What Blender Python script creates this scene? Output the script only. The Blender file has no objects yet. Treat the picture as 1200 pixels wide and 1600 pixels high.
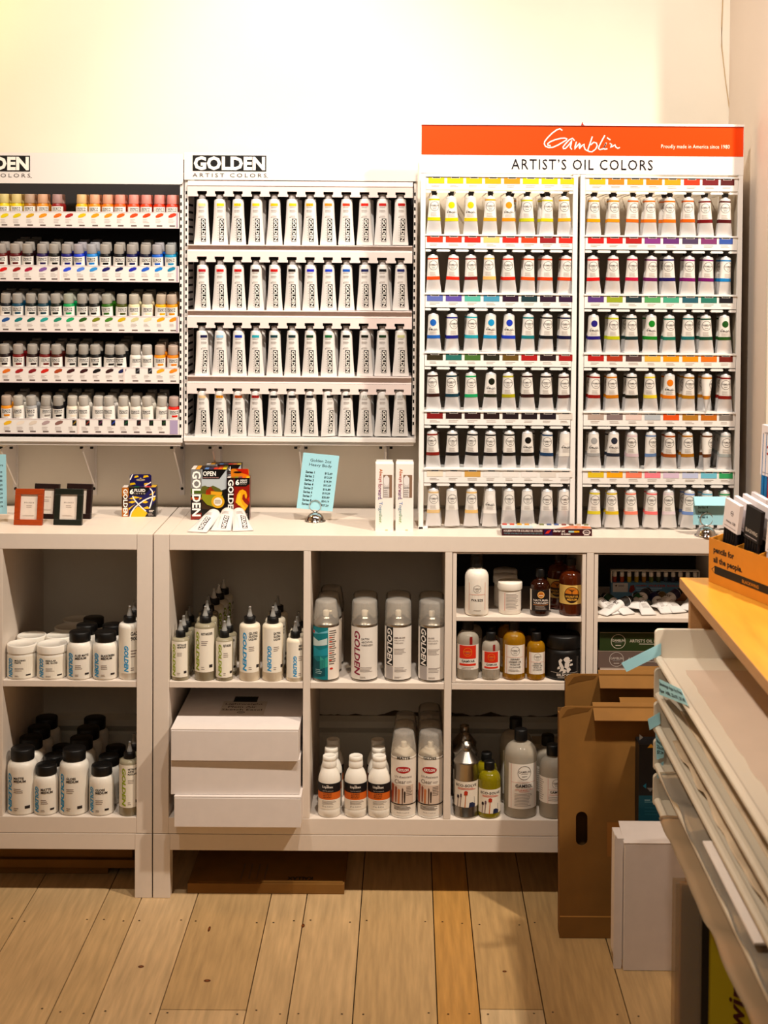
import bpy, math, random
from mathutils import Vector, Matrix
from mathutils.geometry import tessellate_polygon
random.seed(7)
sc = bpy.context.scene
COL = sc.collection
PI = math.pi

# ------------------------------------------------------------------ camera
F_PX, CX, CY = 2169.0, 638.0, 405.0 + 2169.0*math.tan(math.radians(1.5))
PITCH, ROLL = math.radians(1.5), math.radians(0.40)
CAM = Vector((0, -3.47, 1.62))
_F = Vector((0, math.cos(PITCH), -math.sin(PITCH)))
_U = Vector((0, math.sin(PITCH), math.cos(PITCH)))
_R = Vector((1, 0, 0))
R_ = _R*math.cos(ROLL) + _U*math.sin(ROLL)
U_ = _U*math.cos(ROLL) - _R*math.sin(ROLL)
cam_d = bpy.data.cameras.new('camera')
cam = bpy.data.objects.new('camera', cam_d)
COL.objects.link(cam)
cam.matrix_world = Matrix(((R_.x, U_.x, -_F.x, CAM.x), (R_.y, U_.y, -_F.y, CAM.y), (R_.z, U_.z, -_F.z, CAM.z), (0, 0, 0, 1)))
cam_d.sensor_fit = 'AUTO'
cam_d.sensor_width = 36
cam_d.lens = F_PX/1600*36
cam_d.shift_x = (600-CX)/1600
cam_d.shift_y = (CY-800)/1600
cam_d.clip_start = 0.05
cam_d.dof.use_dof = True
cam_d.dof.focus_distance = 3.56
cam_d.dof.aperture_fstop = 4.5
sc.camera = cam

def ray(px, py):
    return R_*((px-CX)/F_PX) - U_*((py-CY)/F_PX) + _F
def W(px, py, Y):                       # point of the plane y = Y seen at a pixel
    d = ray(px, py); t = (Y-CAM.y)/d.y
    return CAM + d*t
def G(px, py, z):                       # point of the plane z = z seen at a pixel
    d = ray(px, py); t = (z-CAM.z)/d.z
    return CAM + d*t
def VX(px, py, X):
    d = ray(px, py); t = (X-CAM.x)/d.x
    return CAM + d*t
def mpp(Y): return (Y+3.47)/F_PX        # metres per pixel at depth Y

# ------------------------------------------------------------------ colours and materials
def lin(h):
    if isinstance(h, (tuple, list)): return tuple(h[:3])
    h = h.lstrip('#')
    c = [int(h[i:i+2], 16)/255 for i in (0, 2, 4)]
    return tuple(x/12.92 if x <= .04045 else ((x+.055)/1.055)**2.4 for x in c)
MATS = {}
def mat(name, base=(.8, .8, .8), rough=.5, metal=0, spec=.5, trans=0, ior=1.45, src=None, noise=0, nscale=20, bump=0, bscale=200, coat=0, sss=0, stretch=None, emis=None):
    m = bpy.data.materials.new(name); m.use_nodes = True
    nt = m.node_tree; b = nt.nodes['Principled BSDF']
    b.inputs['Roughness'].default_value = rough
    b.inputs['Metallic'].default_value = metal
    b.inputs['Specular IOR Level'].default_value = spec
    b.inputs['Transmission Weight'].default_value = trans
    b.inputs['IOR'].default_value = ior
    b.inputs['Coat Weight'].default_value = coat
    if sss:
        b.inputs['Subsurface Weight'].default_value = sss
        b.inputs['Subsurface Radius'].default_value = (.01, .008, .006)
        b.inputs['Subsurface Scale'].default_value = 1
    if src == 'attr':
        n = nt.nodes.new('ShaderNodeAttribute'); n.attribute_name = 'Col'; out = n.outputs['Color']
    elif src == 'obj':
        n = nt.nodes.new('ShaderNodeObjectInfo'); out = n.outputs['Color']
    else:
        n = nt.nodes.new('ShaderNodeRGB'); n.outputs[0].default_value = (*lin(base), 1); out = n.outputs[0]
    tc = nt.nodes.new('ShaderNodeTexCoord'); vec = tc.outputs['Object']
    if stretch:
        mp = nt.nodes.new('ShaderNodeMapping'); mp.inputs['Scale'].default_value = stretch
        nt.links.new(vec, mp.inputs['Vector']); svec = mp.outputs['Vector']
    else: svec = vec
    if noise:
        nz = nt.nodes.new('ShaderNodeTexNoise'); nz.inputs['Scale'].default_value = nscale; nz.inputs['Detail'].default_value = 5
        nt.links.new(svec, nz.inputs['Vector'])
        mr = nt.nodes.new('ShaderNodeMapRange'); mr.inputs['To Min'].default_value = 1-noise; mr.inputs['To Max'].default_value = 1+noise
        mr.inputs['From Min'].default_value = .25; mr.inputs['From Max'].default_value = .75
        nt.links.new(nz.outputs['Fac'], mr.inputs['Value'])
        vm = nt.nodes.new('ShaderNodeVectorMath'); vm.operation = 'SCALE'
        nt.links.new(out, vm.inputs[0]); nt.links.new(mr.outputs['Result'], vm.inputs['Scale'])
        out = vm.outputs['Vector']
    nt.links.new(out, b.inputs['Base Color'])
    if bump:
        nb = nt.nodes.new('ShaderNodeTexNoise'); nb.inputs['Scale'].default_value = bscale
        nt.links.new(svec, nb.inputs['Vector'])
        bp = nt.nodes.new('ShaderNodeBump'); bp.inputs['Strength'].default_value = bump; bp.inputs['Distance'].default_value = .002
        nt.links.new(nb.outputs['Fac'], bp.inputs['Height']); nt.links.new(bp.outputs['Normal'], b.inputs['Normal'])
    MATS[name] = m
    return m
def clear_mat(name, tint, gloss_rough=.08, amount=.22, haze=.25):
    # thin clear plastic: see-through, with a slight milky haze and a sharp sheen
    m = bpy.data.materials.new(name); m.use_nodes = True
    nt = m.node_tree; nt.nodes.clear()
    o = nt.nodes.new('ShaderNodeOutputMaterial'); t = nt.nodes.new('ShaderNodeBsdfTransparent'); t.inputs[0].default_value = (*lin(tint), 1)
    g = nt.nodes.new('ShaderNodeBsdfGlossy'); g.inputs['Roughness'].default_value = gloss_rough
    d = nt.nodes.new('ShaderNodeBsdfDiffuse'); d.inputs[0].default_value = (*lin(tint), 1)
    lw = nt.nodes.new('ShaderNodeLayerWeight'); lw.inputs['Blend'].default_value = amount
    m1 = nt.nodes.new('ShaderNodeMixShader'); m1.inputs[0].default_value = haze
    m2 = nt.nodes.new('ShaderNodeMixShader')
    nt.links.new(t.outputs[0], m1.inputs[1]); nt.links.new(d.outputs[0], m1.inputs[2])
    nt.links.new(lw.outputs['Fresnel'], m2.inputs[0]); nt.links.new(m1.outputs[0], m2.inputs[1]); nt.links.new(g.outputs[0], m2.inputs[2])
    nt.links.new(m2.outputs[0], o.inputs[0])
    MATS[name] = m
    return m

mat('wall', 'efe6d6', .85, noise=.03, nscale=3, bump=.12, bscale=90)
mat('wall_side', 'e6d8cb', .85, noise=.02, nscale=3, bump=.12, bscale=90)
mat('ceiling', '8a7a68', .9)
mat('trim', 'e4dccb', .6, noise=.03, nscale=8)
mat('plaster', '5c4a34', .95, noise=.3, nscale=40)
mat('floor_wood', rough=.42, src='attr', noise=.2, nscale=9, stretch=(9, .7, 1), bump=.1, bscale=30, spec=.35)
mat('floor_gap', '140c06', .9)
mat('laminate', 'e8dacc', .4, noise=.015, nscale=60, spec=.4)
mat('metal_white', 'efe8e2', .35, spec=.5)
mat('metal_pink', 'eedcd6', .38)
mat('metal_dark', '1c1a1c', .6)
mat('rack_white', 'efece8', .4)
mat('rack_back', 'c9bba6', .75)
mat('print', rough=.55, src='attr', spec=.4)
mat('gloss_print', rough=.28, src='attr', spec=.5)
mat('tint', rough=.4, src='obj')
mat('cap_tint', rough=.45, src='obj', sss=.05)
mat('tube_white', 'e4e0dc', .33, spec=.5)
mat('tube_silver', 'd2d0d0', .32, metal=.25, bump=.08, bscale=120)
mat('black_plastic', '0b0a0a', .42)
mat('grey_plastic', 'b3aca8', .4)
mat('white_plastic', 'f1e9dc', .38, sss=.1)
mat('cream_fluid', 'e9dcc4', .35, sss=.1)
mat('cloudy_fluid', 'c8bc9c', .2, trans=.45, spec=.5)
mat('clear_nozzle', 'b9b6b0', .2, trans=.45)
clear_mat('clear_cap', 'f0eae0', .12, .1, .25)
clear_mat('clear_tape', 'b07c40', .2, .15, .3)
clear_mat('clear_sleeve', 'ece2d2', .25, .15, .2)
clear_mat('clear_brown', 'd8bc98', .25, .15, .4)
mat('steel', 'a9a49c', .28, metal=1)
mat('chrome', 'd8d6d4', .07, metal=1)
mat('amber_glass', '6a2606', .08, trans=.55, spec=.6)
mat('brown_glass', '2c0d05', .1, trans=.2, spec=.6)
mat('gold_oil', 'd89a18', .08, trans=.6, spec=.6)
mat('lime_fluid', 'b8a814', .1, trans=.55, spec=.6)
mat('clear_fluid', 'e6dac6', .06, trans=.6, spec=.6, ior=1.35)
mat('cardboard', '82581f', .8, noise=.12, nscale=14, bump=.1, bscale=60)
mat('cardboard_dark', '644418', .8, noise=.12, nscale=14)
mat('kraft_pad', 'a87838', .7, noise=.15, nscale=10)
mat('white_card', 'eadfd8', .7, noise=.03, nscale=30)
mat('maple', 'd99a34', .32, noise=.14, nscale=7, stretch=(6, .8, 6), spec=.5)
mat('maple_edge', 'b98c5c', .5, noise=.12, nscale=20, stretch=(20, 1, 20))
mat('tray_plastic', 'e6dccb', .45)
mat('tray_clear', 'd6cbb8', .35, trans=.15)
mat('kraft_box', 'd0841c', .6, noise=.05, nscale=30)
mat('paper_pink', 'd6c2b0', .8, noise=.03, nscale=12)
mat('glassine', 'c2ad92', .45, noise=.25, nscale=9, bump=.6, bscale=14)
mat('blue_paper', 'a4dcea', .7)
mat('frame_wood', 'a03c0c', .4, noise=.15, nscale=20, stretch=(3, 3, 12))
mat('frame_dark', '1e0c0a', .4)
mat('frame_green', '14180f', .4)
mat('frame_paper', 'e0d2c4', .4, noise=.05, nscale=60)
mat('yellow_card', 'c8b818', .5)
mat('black_card', '0c0b0b', .5)
mat('cord', 'cbb088', .6)

# ------------------------------------------------------------------ text
_TC = {}
def text_geo(s, bold=0.0, shear=0.0, spacing=1.0):
    k = (s, bold, shear, spacing)
    if k in _TC: return _TC[k]
    cu = bpy.data.curves.new('text', 'FONT'); cu.body = s; cu.resolution_u = 2; cu.offset = bold; cu.shear = shear; cu.space_character = spacing
    o = bpy.data.objects.new('text', cu); COL.objects.link(o)
    dg = bpy.context.evaluated_depsgraph_get(); dg.update()
    me = o.evaluated_get(dg).to_mesh()
    vs = [(v.co.x, v.co.y) for v in me.vertices]; fs = [tuple(p.vertices) for p in me.polygons]
    o.evaluated_get(dg).to_mesh_clear()
    bpy.data.objects.remove(o); bpy.data.curves.remove(cu)
    if vs:
        x0 = min(v[0] for v in vs); x1 = max(v[0] for v in vs); y0 = min(v[1] for v in vs); y1 = max(v[1] for v in vs)
        vs = [((x-x0)/(x1-x0+1e-9), (y-y0)/(y1-y0+1e-9)) for x, y in vs]
        asp = (x1-x0)/(y1-y0+1e-9)
    else: asp = 1
    _TC[k] = (vs, fs, asp)
    return _TC[k]

# ------------------------------------------------------------------ mesh builder
class MB:
    def __init__(s): s.v = []; s.f = []; s.m = []; s.c = []; s.s = []
    def add(s, vs, fs, m, col='ffffff', smooth=False):
        o = len(s.v); s.v += [tuple(v) for v in vs]; c = lin(col)
        for f in fs:
            s.f.append(tuple(i+o for i in f)); s.m.append(m); s.c.append(c); s.s.append(smooth)
        return s
    def box(s, x0, x1, y0, y1, z0, z1, m, col='ffffff', M=None):
        vs = [Vector((x, y, z)) for x in (x0, x1) for y in (y0, y1) for z in (z0, z1)]
        if M: vs = [M @ v for v in vs]
        return s.add(vs, [(0, 1, 3, 2), (4, 6, 7, 5), (0, 4, 5, 1), (2, 3, 7, 6), (0, 2, 6, 4), (1, 5, 7, 3)], m, col)
    def prism(s, poly, a0, a1, fn, m, col='ffffff', smooth=False):
        # poly: list of (p, q); fn(p, q, a) -> point
        n = len(poly)
        vs = [fn(p, q, a0) for p, q in poly] + [fn(p, q, a1) for p, q in poly]
        s.add(vs, [(i, (i+1) % n, (i+1) % n+n, i+n) for i in range(n)], m, col, smooth)
        return s.add(vs, [tuple(range(n))[::-1], tuple(range(n, 2*n))], m, col)
    def lathe(s, prof, m, n=24, col='ffffff', c=(0, 0, 0), a0=0, a1=2*PI, smooth=True, cap=True):
        full = abs(a1-a0-2*PI) < 1e-6; k = n if full else n+1
        vs = []
        for r, z in prof:
            for i in range(k):
                a = a0+(a1-a0)*i/n
                vs.append((c[0]+r*math.sin(a), c[1]-r*math.cos(a), c[2]+z))
        fs = []
        for j in range(len(prof)-1):
            for i in range(n):
                i2 = (i+1) % k
                fs.append((j*k+i, j*k+i2, (j+1)*k+i2, (j+1)*k+i))
        s.add(vs, fs, m, col, smooth)
        if cap and full:
            if prof[0][0] > 1e-6: s.add(vs[:k], [tuple(range(k))[::-1]], m, col)
            if prof[-1][0] > 1e-6: s.add(vs[-k:], [tuple(range(k))], m, col)
        return s
    def loft(s, rings, m, col='ffffff', smooth=True, caps=True, closed=True):
        n = len(rings[0]); vs = [p for r in rings for p in r]; fs = []
        for j in range(len(rings)-1):
            for i in range(n if closed else n-1):
                i2 = (i+1) % n
                fs.append((j*n+i, j*n+i2, (j+1)*n+i2, (j+1)*n+i))
        s.add(vs, fs, m, col, smooth)
        if caps: s.add(rings[0], [tuple(range(n))[::-1]], m, col); s.add(rings[-1], [tuple(range(n))], m, col)
        return s
    def tube(s, pts, r, m, n=8, col='ffffff', closed=False):
        pts = [Vector(p) for p in pts]; rings = []
        N = len(pts)
        for i, p in enumerate(pts):
            a = pts[(i-1) % N] if (i or closed) else p; b = pts[(i+1) % N] if (i < N-1 or closed) else p
            t = (b-a).normalized(); u = t.cross(Vector((0, 0, 1)))
            if u.length < 1e-3: u = t.cross(Vector((0, 1, 0)))
            u.normalize(); w = u.cross(t)
            rings.append([p+(u*math.cos(2*PI*k/n)+w*math.sin(2*PI*k/n))*r for k in range(n)])
        if closed: rings.append(rings[0])
        return s.loft(rings, m, col, caps=not closed)
    # ---- flat print mapped on a surface by fn(u, v) -> point; on a curved fn the faces are split so that they follow it
    def uv(s, pts, faces, fn, m, col):
        du = getattr(fn, 'du', None)
        if not du or max(p[0] for p in pts)-min(p[0] for p in pts) <= du: return s.add([fn(*p) for p in pts], faces, m, col)
        tris = []
        for f in faces:
            if len(f) == 3: tris.append(tuple(pts[i] for i in f))
            elif len(f) == 4: tris += [(pts[f[0]], pts[f[1]], pts[f[2]]), (pts[f[0]], pts[f[2]], pts[f[3]])]
            else:
                P3 = [Vector((pts[i][0], pts[i][1], 0)) for i in f]
                tris += [tuple((P3[k].x, P3[k].y) for k in t) for t in tessellate_polygon([P3])]
        out = []; depth = 0
        while tris and depth < 9:
            nxt = []
            for t in tris:
                e = [abs(t[0][0]-t[1][0]), abs(t[1][0]-t[2][0]), abs(t[2][0]-t[0][0])]; k = e.index(max(e))
                if e[k] <= du: out.append(t); continue
                A, B, C_ = t[k], t[(k+1) % 3], t[(k+2) % 3]; M = ((A[0]+B[0])/2, (A[1]+B[1])/2)
                nxt += [(A, M, C_), (M, B, C_)]
            tris = nxt; depth += 1
        out += tris; idx = {}; vs = []; fs = []
        for t in out:
            f = []
            for p in t:
                k = (round(p[0], 6), round(p[1], 6))
                if k not in idx: idx[k] = len(vs); vs.append(fn(*p))
                f.append(idx[k])
            if len(set(f)) == 3: fs.append(tuple(f))
        return s.add(vs, fs, m, col)
    def rect(s, u0, u1, v0, v1, fn, m, col, nu=1, nv=1):
        du = getattr(fn, 'du', None)
        if du: nu = max(nu, math.ceil((u1-u0)/du))
        vs = [fn(u0+(u1-u0)*i/nu, v0+(v1-v0)*j/nv) for j in range(nv+1) for i in range(nu+1)]
        fs = [(j*(nu+1)+i, j*(nu+1)+i+1, (j+1)*(nu+1)+i+1, (j+1)*(nu+1)+i) for j in range(nv) for i in range(nu)]
        return s.add(vs, fs, m, col)
    def poly(s, pts, fn, m, col): return s.uv(list(pts), [tuple(range(len(pts)))], fn, m, col)
    def disc(s, u, v, ru, rv, fn, m, col, n=20):
        return s.poly([(u+ru*math.cos(2*PI*i/n), v+rv*math.sin(2*PI*i/n)) for i in range(n)], fn, m, col)
    def ring(s, u, v, r0, r1, fn, m, col, n=28, asp=1):
        vs = []
        for i in range(n):
            a = 2*PI*i/n
            for r in (r0, r1): vs.append(fn(u+r*math.cos(a)*asp, v+r*math.sin(a)))
        return s.add(vs, [(2*i, 2*i+1, 2*((i+1) % n)+1, 2*((i+1) % n)) for i in range(n)], m, col)
    def stroke(s, pts, w, fn, m, col):
        P = [Vector((p[0], p[1])) for p in pts]; vs = []
        for i, p in enumerate(P):
            t = (P[min(i+1, len(P)-1)]-P[max(i-1, 0)])
            if t.length < 1e-9: t = Vector((1, 0))
            t.normalize(); nn = Vector((-t.y, t.x))*w/2
            e = t*(w*.35 if i == len(P)-1 else (-w*.35 if i == 0 else 0))
            vs += [tuple(p+nn+e), tuple(p-nn+e)]
        return s.uv(vs, [(2*i, 2*i+1, 2*i+3, 2*i+2) for i in range(len(P)-1)], fn, m, col)
    def text(s, t, u0, u1, v0, v1, fn, m, col, bold=0.0, shear=0.0, rot=0, spacing=1.0, keep=None):
        # fits the text into the box; rot=1 reads downwards; keep='l'/'c'/'r' keeps proportions at the box height
        vs, fs, asp = text_geo(t, bold, shear, spacing)
        if keep:
            h = v1-v0; w = min(u1-u0, h*asp)
            if keep == 'c': c0 = (u0+u1)/2; u0, u1 = c0-w/2, c0+w/2
            elif keep == 'r': u0 = u1-w
            else: u1 = u0+w
        if rot == 2: pts = [(u1-(u1-u0)*y, v0+(v1-v0)*x) for x, y in vs]
        elif rot: pts = [(u0+(u1-u0)*y, v1-(v1-v0)*x) for x, y in vs]
        else: pts = [(u0+(u1-u0)*x, v0+(v1-v0)*y) for x, y in vs]
        return s.uv(pts, fs, fn, m, col)
    def bars(s, u0, u1, v0, v1, n, fn, m, col, fill=.45, ragged=.3, rnd=None):
        rnd = rnd or random
        h = (v1-v0)/n
        for i in range(n):
            y = v1-(i+.5)*h; w = (u1-u0)*(1-ragged*rnd.random())
            s.rect(u0, u0+w, y-h*fill/2, y+h*fill/2, fn, m, col)
        return s
    def mesh(s, name):
        me = bpy.data.meshes.new(name); me.from_pydata(s.v, [], s.f)
        names = []
        for m in s.m:
            if m not in names: names.append(m)
        for m in names: me.materials.append(MATS[m])
        me.polygons.foreach_set('material_index', [names.index(m) for m in s.m])
        me.polygons.foreach_set('use_smooth', s.s)
        if any(MATS[n].node_tree.nodes.get('Attribute') for n in names):
            at = me.color_attributes.new('Col', 'FLOAT_COLOR', 'CORNER'); buf = []
            for f, c in zip(s.f, s.c): buf += [c[0], c[1], c[2], 1.0]*len(f)
            at.data.foreach_set('color', buf)
        me.update()
        return me

def flat(y=0.0, x=0.0, z=0.0): return lambda u, v: (x+u, y, z+v)
def cyl(r, c=(0, 0, 0), off=.0005, rot=0.0):
    f = lambda u, v: (c[0]+(r+off)*math.sin(u/r+rot), c[1]-(r+off)*math.cos(u/r+rot), c[2]+v)
    f.du = .16*r
    return f
def frame(o, ux, vz): 
    o, ux, vz = Vector(o), Vector(ux), Vector(vz)
    return lambda u, v: tuple(o+ux*u+vz*v)

# ------------------------------------------------------------------ objects
def link(name, data, parent=None, loc=None, rot=None, bevel=0, tint=None):
    o = bpy.data.objects.new(name, data); COL.objects.link(o)
    if parent: o.parent = parent
    if loc is not None: o.location = loc
    if rot is not None: o.rotation_euler = rot
    if tint is not None: o.color = (*lin(tint), 1)
    if bevel:
        b = o.modifiers.new('bevel', 'BEVEL'); b.width = bevel; b.segments = 2; b.limit_method = 'ANGLE'; b.angle_limit = math.radians(40)
    return o
def tag(o, label=None, cat=None, group=None, kind=None):
    if label: o['label'] = label
    if cat: o['category'] = cat
    if group: o['group'] = group
    if kind: o['kind'] = kind
    return o
def thing(name, label, cat, loc=(0, 0, 0), rot=(0, 0, 0), group=None):
    o = link(name, None, None, loc, rot); o.empty_display_size = .02
    return tag(o, label, cat, group)
def part(name, mb, parent, bevel=0, tint=None, loc=None, rot=None, label=None):
    o = link(name, mb.mesh(name) if isinstance(mb, MB) else mb, parent, loc, rot, bevel, tint)
    if label: o['label'] = label
    return o
def single(name, mb, label, cat, loc=(0, 0, 0), rot=(0, 0, 0), group=None, bevel=0, tint=None):
    return tag(link(name, mb.mesh(name), None, loc, rot, bevel, tint), label, cat, group)
def struct(name, mb, loc=(0, 0, 0), bevel=0):
    return tag(link(name, mb.mesh(name), None, loc, None, bevel), kind='structure')
SUB = {'nozzle': 'cap', 'color_swatch': 'label', 'color_dab': 'label', 'color_dot': 'label'}    # sub-part -> the part that carries it
def inst(name, proto, label, cat, loc, rot=(0, 0, 0), group=None, tints=None):
    # proto: list of (part name, mesh data[, part label]); shared mesh data, one object per part
    r = thing(name, label, cat, loc, rot, group)
    made = {}
    for p in proto:
        o = link(p[0], p[1], made.get(SUB.get(p[0]), r)); made[p[0]] = o
        if tints and p[0] in tints: o.color = (*lin(tints[p[0]]), 1)
        if len(p) > 2 and p[2]: o['label'] = p[2]
    return r
ORD = ['first', 'second', 'third', 'fourth', 'fifth', 'sixth', 'seventh', 'eighth', 'ninth', 'tenth', 'eleventh', 'twelfth', 'thirteenth', 'fourteenth', 'fifteenth']
def ordn(i, n):
    return ORD[i]+' from left' if i < (n+1)//2 else ('rightmost' if i == n-1 else ORD[n-1-i]+' from right')
ROWN = ['top', 'second', 'third', 'fourth', 'fifth', 'bottom']
PAL = {'lemon yellow': 'd8d010', 'bright yellow': 'f0d000', 'golden yellow': 'f0b000', 'orange': 'f08000', 'vermilion': 'e84810', 'red': 'd81010', 'crimson': 'c01040', 'maroon': '701010', 'brown': '5a2c10', 'rust': 'a04810', 'ochre': 'c08820', 'tan': 'd8b880', 'pink': 'f08090', 'coral': 'f08068', 'lilac': 'd0b8d0', 'violet': '6a1070', 'purple': '5848a0', 'navy': '0a1048', 'blue': '1838b8', 'azure': '1090d0', 'pale blue': '90b8e0', 'turquoise': '20a8b0', 'teal': '0c5060', 'green': '18a050', 'dark green': '0a4820', 'olive': '888010', 'lime': 'b8cc10', 'black': '080808', 'grey': 'a0a4a0', 'white': 'f0eee8', 'cream': 'f0e4c0'}
def cname(h):
    c = lin(h); c = [x**.45 for x in c]
    return min(PAL, key=lambda k: sum((a-b**.45)**2 for a, b in zip(c, lin(PAL[k]))))
# ------------------------------------------------------------------ world and room shell
YW = .40                                # back wall
w = bpy.data.worlds.new('world'); sc.world = w; w.use_nodes = True
w.node_tree.nodes['Background'].inputs[0].default_value = (1.0, .78, .56, 1)
w.node_tree.nodes['Background'].inputs[1].default_value = .035

fl = MB()
rnd = random.Random(3)
seams = [-.755, -.664, -.525, -.338, -.247, -.108, .073, .165, .303, .483]
pat = [.091, .139, .186]
while seams[-1] < 2.3: seams.append(seams[-1]+pat[(len(seams)+1) % 3])
k = 0
while seams[0] > -2.9: seams.insert(0, seams[0]-pat[::-1][k % 3]); k += 1
woods = ['cbaa7c', 'd0b084', 'c2a070', 'caa97a', 'd4b78c', 'bf9b68']
def mixh(a, b, t):
    A, B = lin(a), lin(b); return tuple(x*(1-t)+y*t for x, y in zip(A, B))
for i in range(len(seams)-1):
    a, b = seams[i], seams[i+1]
    cuts = [-4.2, .40]
    if abs(a+.525) < .02: cuts = [-4.2, -.52, .40]
    if abs(a-.165) < .02: cuts = [-4.2, -.51, .40]
    for c0, c1 in zip(cuts[:-1], cuts[1:]):
        col = lin(rnd.choice(woods))
        if abs(a-.073) < .02: col = lin('c4924e')
        g = .0013
        fl.box(a+g, b-g, c0+g, c1-g, -.02, 0, 'floor_wood', col)
    for yb in (-.12, -.53+.06*0, -1.0, -1.5, -2.1):
        for xx in (a+.02, b-.02):
            fl.disc(xx+rnd.uniform(-.004, .004), yb+rnd.uniform(-.01, .01), .0026, .0026, lambda u, v: (u, v, .0004), 'floor_wood', '2a1608', 8)
for u, v, ru, rv in ((-.44, -.40, .008, .006), (-.60, -.34, .007, .006), (-.47, -.16, .003, .014), (-.245, -.14, .004, .01), (.23, -.35, .005, .004)):
    fl.disc(u, v, ru, rv, lambda u, v: (u, v, .0004), 'floor_wood', '5a2c10', 12)
    fl.disc(u, v, ru*.45, rv*.45, lambda u, v: (u, v, .0006), 'floor_wood', '8a4a1c', 12)
fl.box(-2.9, 2.4, -4.2, .40, -.05, -.02, 'floor_gap')
struct('floor', fl)
mb = MB(); mb.box(-2.9, 2.4, YW, YW+.12, 0, 3.3, 'wall'); struct('wall_back', mb)
mb = MB(); mb.box(-2.9, -2.8, -4.2, YW, 0, 3.3, 'wall'); struct('wall_left', mb)
mb = MB(); mb.box(.887, 1.28, -.03, YW, 0, 3.3, 'wall_side'); struct('wall_return', mb)
mb = MB(); mb.box(2.3, 2.4, -4.2, YW, 0, 3.3, 'wall_side'); struct('wall_right', mb)
mb = MB(); mb.box(-2.9, 2.4, -4.2, YW, 3.3, 3.4, 'ceiling'); struct('ceiling', mb)
# tall old baseboard with a rounded cap, seen inside the open shelf units
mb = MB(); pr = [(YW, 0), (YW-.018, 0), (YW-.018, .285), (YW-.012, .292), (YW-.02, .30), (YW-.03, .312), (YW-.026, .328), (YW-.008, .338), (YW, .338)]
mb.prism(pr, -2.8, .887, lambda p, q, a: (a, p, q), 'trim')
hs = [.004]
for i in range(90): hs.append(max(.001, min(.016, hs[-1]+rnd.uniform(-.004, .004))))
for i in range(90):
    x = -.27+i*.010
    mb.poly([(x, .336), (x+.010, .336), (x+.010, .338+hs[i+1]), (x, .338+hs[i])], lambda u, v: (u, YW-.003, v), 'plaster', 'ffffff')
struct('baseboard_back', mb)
mb = MB(); mb.box(.887, .905, -.045, -.0305, 0, 3.3, 'trim'); struct('lit_wall_strip', mb, bevel=.002)  # added pale strip standing in for the brightly lit wall beyond the return

def wmesh(mb, root):
    L = root.location; mb.v = [(x-L.x, y-L.y, z-L.z) for x, y, z in mb.v]; return mb
def wpart(name, mb, root, bevel=0, parent=None, label=None, tint=None):
    return part(name, wmesh(mb, root), parent or root, bevel, tint, label=label)

# thin cord hanging in the corner above the oil colour rack
pts = []
for px, py in ((1131, -60), (1129, 0), (1127.5, 40), (1127.5, 72), (1130, 95), (1134, 130), (1139, 165), (1143.5, 190), (1146, 210)):
    p = W(px, py, YW-.004); pts.append(p)
mb = MB().tube(pts, .0014, 'cord', 6)
single('cord', mb, 'thin beige cord hanging down the wall in the corner above the red sign', 'cord')

# ------------------------------------------------------------------ white cube shelf units
T, DV, CW, DEP = .039, .018, .338, .39
ZC, ZB, ZS0, ZS1, ZF = .925, .165, .536, .552, .206
def shelf_unit(x0, n, label):
    x1 = x0+2*T+n*CW+(n-1)*DV
    r = thing('shelf_unit', label, 'shelf unit', ((x0+x1)/2, DEP/2, 0), group=None)
    for a in (x0, x1-T): wpart('side_panel', MB().box(a, a+T, 0, DEP, ZB, ZC, 'laminate'), r, .0012)
    wpart('top_panel', MB().box(x0+T+.0006, x1-T-.0006, .0005, DEP, ZC-.04, ZC, 'laminate'), r, .0012)
    wpart('bottom_panel', MB().box(x0+T, x1-T, .0005, DEP, ZB, ZF, 'laminate'), r, .0012)
    for i in range(n):
        a = x0+T+i*(CW+DV)
        wpart('shelf', MB().box(a+.0004, a+CW-.0004, .0025, DEP, ZS0, ZS1, 'laminate'), r, .001)
        if i < n-1: wpart('divider', MB().box(a+CW, a+CW+DV, .001, DEP, ZF, ZC-.04, 'laminate'), r, .001)
    lw = .043
    for a in (x0, x1-lw):
        for y in (0, DEP-lw): wpart('leg', MB().box(a, a+lw, y, y+lw, 0, ZB-.001, 'laminate'), r, .0012)
        wpart('frame_rail', MB().box(a+.004, a+lw-.004, lw, DEP-lw, ZB-.042, ZB-.001, 'laminate'), r, .001)
    for y in (0, DEP-lw): wpart('frame_rail', MB().box(x0+lw, x1-lw, y+.0005, y+lw-.002, ZB-.042, ZB-.001, 'laminate'), r, .001)
    return r
XA1 = -.6385; XA0 = XA1-(2*T+2*CW+DV); XB0 = -.6355
shelf_unit(XA0, 2, 'white cube shelf unit at left holding wide white jars and black-capped bottles')
shelf_unit(XB0, 4, 'long white cube shelf unit under the tube racks, with boxes, spray cans and solvents')
def comp_x(i): return XB0+T+i*(CW+DV)            # left inner edge of compartment i of the long unit
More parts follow.
